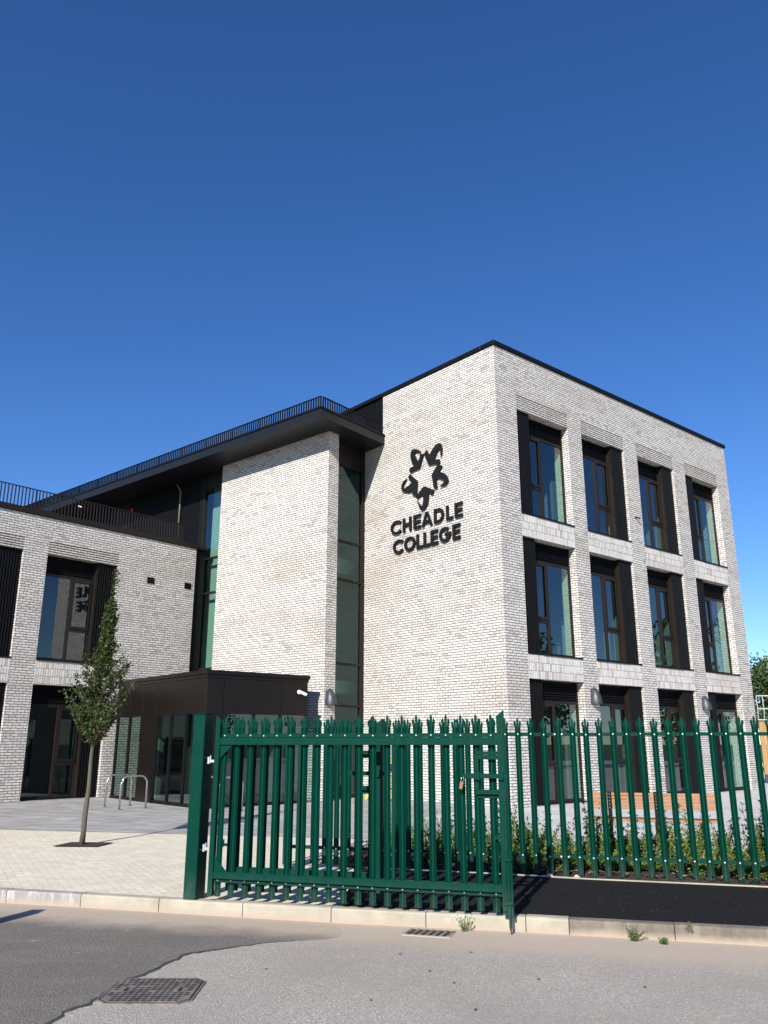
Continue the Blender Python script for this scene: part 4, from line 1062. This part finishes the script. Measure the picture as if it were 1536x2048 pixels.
# fallen leaves and crumbs
for i, (x, y) in enumerate([(.78, 7.95), (1.22, 7.1), (.35, 7.35), (-.95, 7.4), (.55, 7.0), (.62, 6.35), (1.95, 6.9), (-.1, 6.6), (.12, 7.9)]):
    m = MB(); a = random.random() * 6.28
    leaf(m, Vector((0, 0, .006)), Vector((math.cos(a), math.sin(a), .1)), Vector((0, 0, 1)), .04, .011)
    m.build('fallen_leaf', M_DEAD, None, T(x, y, RZ), uv=False, label='small dry brown leaf lying on the grey road', category='leaf', group='dry leaves on the road')
for x, y, s_, lb in ((2.09, 11.19, .055, 'pale pointed stone at the edge of the mulch, left of the jointed pale'), (2.42, 11.11, .045, 'flat pale stone at the edge of the mulch, right of the jointed pale'), (1.62, 11.42, .03, 'small pale stone in the mulch behind the gate end')):
    m = MB(); m.lathe([(s_ * .8, 0), (s_ * .62, s_ * .22), (s_ * .2, s_ * .62), (0, s_ * .7)], n=5); m.v = [(v[0] * 1.3 + random.uniform(-.008, .008), v[1] * .7, v[2]) for v in m.v]
    m.build('stone', M_STONE, None, T(x, y, .01), label=lb, category='stone')

# far trees
def far_tree(x, y, h, r, label, n=2600, ls=.30, group=None):
    f = T(x, y, -.1); t = thing('broadleaf_tree', label, 'tree', f, group)
    th = h * .45; MB().tube([(0, 0, 0), (.1, 0, th * .5), (0, .1, th), (.2, .1, h * .8)], [r * .09, r * .07, r * .05, r * .015], 8).build('trunk', M_BARK, t, f)
    m = MB(); cl = []
    for i in range(34):
        v = rv(); q = random.random() ** .4; c = Vector((v.x * r * q, v.y * r * q, h * .58 + v.z * h * .40 * q)); cl.append((c, random.uniform(.16, .32) * r))
    for c, cr in cl:
        for _ in range(n // 34):
            v = rv(); p = c + v * cr * random.uniform(.55, 1.05)
            leaf(m, p, rv(), v + rv() * .5, ls * random.uniform(.6, 1.2), ls * .3)
    m.build('crown', M_FARLEAF, t, f, uv=False)
random.seed(11)
far_tree(22.9, 45.5, 6.3, 3.6, 'bushy green tree behind the right end of the building', 13000, .20)
far_tree(31.0, 44.0, 7.2, 3.6, 'dense green tree outside the view to the right of the building', 2600, .28)
for (x, y, h, r, lb) in ((38, 34, 10.5, 5, 'tall tree outside the view, farthest back on the right'), (40, 24, 9.0, 4.6, 'round tree outside the view to the right'), (37, 15, 8.2, 4.2, 'smaller tree outside the view to the near right'), (44, 4, 11, 5, 'tall dark tree outside the view, nearest the road on the right')):
    far_tree(x, y, h, r, lb, 2600, .42)
# timber fence with a wire guard at the far right
f = T(15.75, 35.4, 0, R(-14)); t = thing('timber_fence', 'tall brown board fence at the far right behind the building end', 'fence', f)
m = MB()
for k in range(40): m.box(k * .2, k * .2 + .19, 0, .025, .35, 2.5)
m.build('boards', M_WOODF, t, f)
for k in range(5): MB().box(k * 2, k * 2 + .1, .026, .13, 0, 2.5).build('post', M_WOODF, t, f)
MB().box(0, 8, -.03, .05, -.0, .349).build('gravel_board', M_LAMP, t, f)
f = T(15.72, 35.35, 2.53, R(-14)); t = thing('wire_guard', 'galvanised bar guard on top of the brown board fence', 'guard', f)
m = MB()
for k in range(34): x = k * .24; m.tube([(x, .0, 0), (x + .02, -.05, .35), (x, -.12, .98)], .022, 5)
m.build('bars', M_GALV, t, f)
for z, y in ((.0, 0), (.45, -.06), (.98, -.12)): MB().tube([(0, y, z), (8, y, z)], .028, 6).build('rail', M_GALV, t, f)

# ------------------------------------------------------------------ light, sky, camera
SUN_AZ, SUN_EL = R(199.5), R(30.5)
w = bpy.data.worlds.new('World'); S.world = w; w.use_nodes = True
sk = w.node_tree.nodes.new('ShaderNodeTexSky'); sk.sky_type = 'NISHITA'; sk.sun_disc = False
sk.sun_elevation = SUN_EL; sk.sun_rotation = SUN_AZ; sk.air_density = .8; sk.dust_density = 0; sk.ozone_density = 4; sk.altitude = 50
bg = w.node_tree.nodes['Background']; hs = w.node_tree.nodes.new('ShaderNodeHueSaturation'); hs.inputs['Saturation'].default_value = 1.2; hs.inputs['Hue'].default_value = .5085
w.node_tree.links.new(sk.outputs[0], hs.inputs['Color']); w.node_tree.links.new(hs.outputs[0], bg.inputs[0]); bg.inputs[1].default_value = .091
sd = bpy.data.lights.new('sun', 'SUN'); sd.energy = 4.2; sd.angle = R(.53); sd.color = (1.0, .955, .89)
so = bpy.data.objects.new('sun', sd); COL.objects.link(so)
dv = -Vector((math.cos(SUN_EL) * math.sin(SUN_AZ), math.cos(SUN_EL) * math.cos(SUN_AZ), math.sin(SUN_EL)))
so.rotation_euler = dv.to_track_quat('-Z', 'Y').to_euler()
cd = bpy.data.cameras.new('camera'); cd.sensor_fit = 'VERTICAL'; cd.sensor_height = 36.0; cd.lens = 1631.7 / 2048 * 36.0; cd.clip_end = 2000; cd.clip_start = .05
co = bpy.data.objects.new('camera', cd); COL.objects.link(co); co.location = (0, 0, H); co.rotation_euler = (math.pi / 2 + .27445, 0, 0); S.camera = co
vs = S.view_settings; vs.view_transform = 'Standard'; vs.look = 'None'; vs.exposure = .85; vs.gamma = 1
S.cycles.max_bounces = 8; S.cycles.transparent_max_bounces = 12; S.cycles.use_denoising = True
